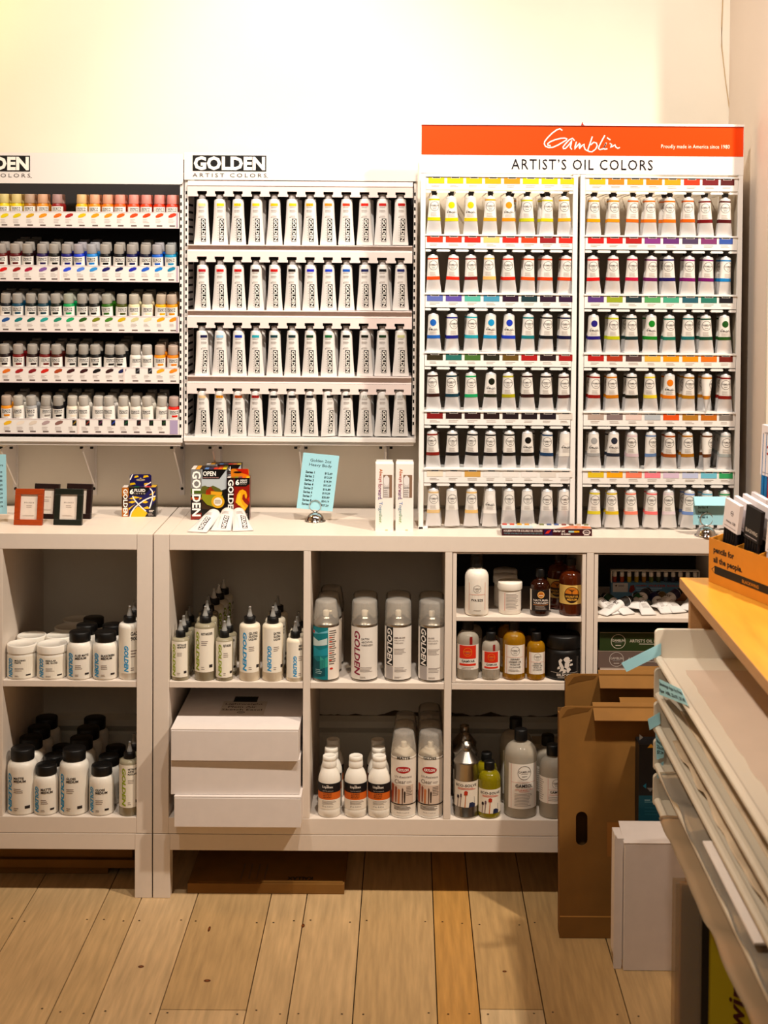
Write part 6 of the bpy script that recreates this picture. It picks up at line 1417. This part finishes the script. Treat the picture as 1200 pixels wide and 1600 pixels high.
for j in range(2, -1, -1): pack(.096+.002*j, .014+.024*j, .010, .178+.004*j, .053, '100e10' if j == 0 else 'e6e0e4', [('BLACKWING', .1, .9, .70, .745, 'd0c8c0')] if j == 0 else [], DK, f'{names[j]} pack in the middle compartment, with {"black sleeve" if j == 0 else "white sleeve"}', sl=.38, mark=False, tilt=.15)
for j in range(1, -1, -1): pack(.180, .014+.030*j, .006, .170+.01*j, .054, 'e8e2e4', [('Life', .15, .5, .83, .87, '2a2228'), ('Pencils', .15, .8, .77, .81, '2a2228'), ('for all', .15, .7, .71, .75, '2a2228')] if j == 0 else [], ['e0d8d8']*6, f'{names[j]} pack of white pencils in the right compartment', sl=.42, mark=False, tilt=.12)
pack(.046, Dp+.003, .1655, .178, .072, 'ece4e6', [('color pencils', .15, .9, .9, .935, '6a5a60')], ['1c78b8', '1c78b8', 'c83010', 'c83010', 'd06818', 'd06818'], 'pack of blue, red and orange pencils on the rear riser at the right edge', sl=.60, mark=False, tilt=.05, bars=((.74, 'b83018'), (.66, 'b83018')))

# ------------------------------------------------------------------ lights
def spot(name, loc, target, power, size=1.9, blend=.6, radius=.05, col=(1, .84, .66)):
    d = bpy.data.lights.new(name, 'SPOT'); d.energy = power; d.spot_size = size; d.spot_blend = blend; d.shadow_soft_size = radius; d.color = col
    o = bpy.data.objects.new(name, d); COL.objects.link(o); o.location = loc
    o.rotation_euler = (Vector(target)-Vector(loc)).to_track_quat('-Z', 'Y').to_euler(); return o
def area(name, loc, target, power, sx, sy, col=(1, .85, .68)):
    d = bpy.data.lights.new(name, 'AREA'); d.energy = power; d.shape = 'RECTANGLE'; d.size = sx; d.size_y = sy; d.color = col
    o = bpy.data.objects.new(name, d); COL.objects.link(o); o.location = loc
    o.rotation_euler = (Vector(target)-Vector(loc)).to_track_quat('-Z', 'Y').to_euler(); return o
KEY = (1, .905, .80)
spot('track_spot', (-.75, -1.22, 3.2), (-.62, .3, 1.76), 132, 1.12, .75, col=KEY)
spot('track_spot', (.15, -1.22, 3.2), (.22, .3, 1.72), 128, 1.30, .65, col=KEY)
spot('track_spot', (1.42, -1.25, 3.1), (.22, -.25, .7), 230, 1.45, .75, col=(1, .86, .70))
spot('track_spot', (-.72, -1.3, 3.2), (.78, -.95, .85), 210, .62, 1.0, col=(1, .86, .70))
area('room_fill', (-.3, -3.9, 2.4), (0, 0, .7), 5.5, 2.4, 1.4)  # added soft fill from the camera side, not an actual fixture
d = bpy.data.lights.new('wall_lamp', 'POINT'); d.energy = 15; d.color = (1, .55, .16); d.shadow_soft_size = .08
o = bpy.data.objects.new('wall_lamp', d); COL.objects.link(o); o.location = (-1.55, .12, 2.5)
vs = sc.view_settings; vs.view_transform = 'Standard'; vs.look = 'None'; vs.exposure = 0.2; vs.gamma = 1.0; vs.use_curve_mapping = False
sc.cycles.max_bounces = 8; sc.cycles.diffuse_bounces = 3; sc.cycles.transparent_max_bounces = 16; sc.cycles.sample_clamp_indirect = 4.0
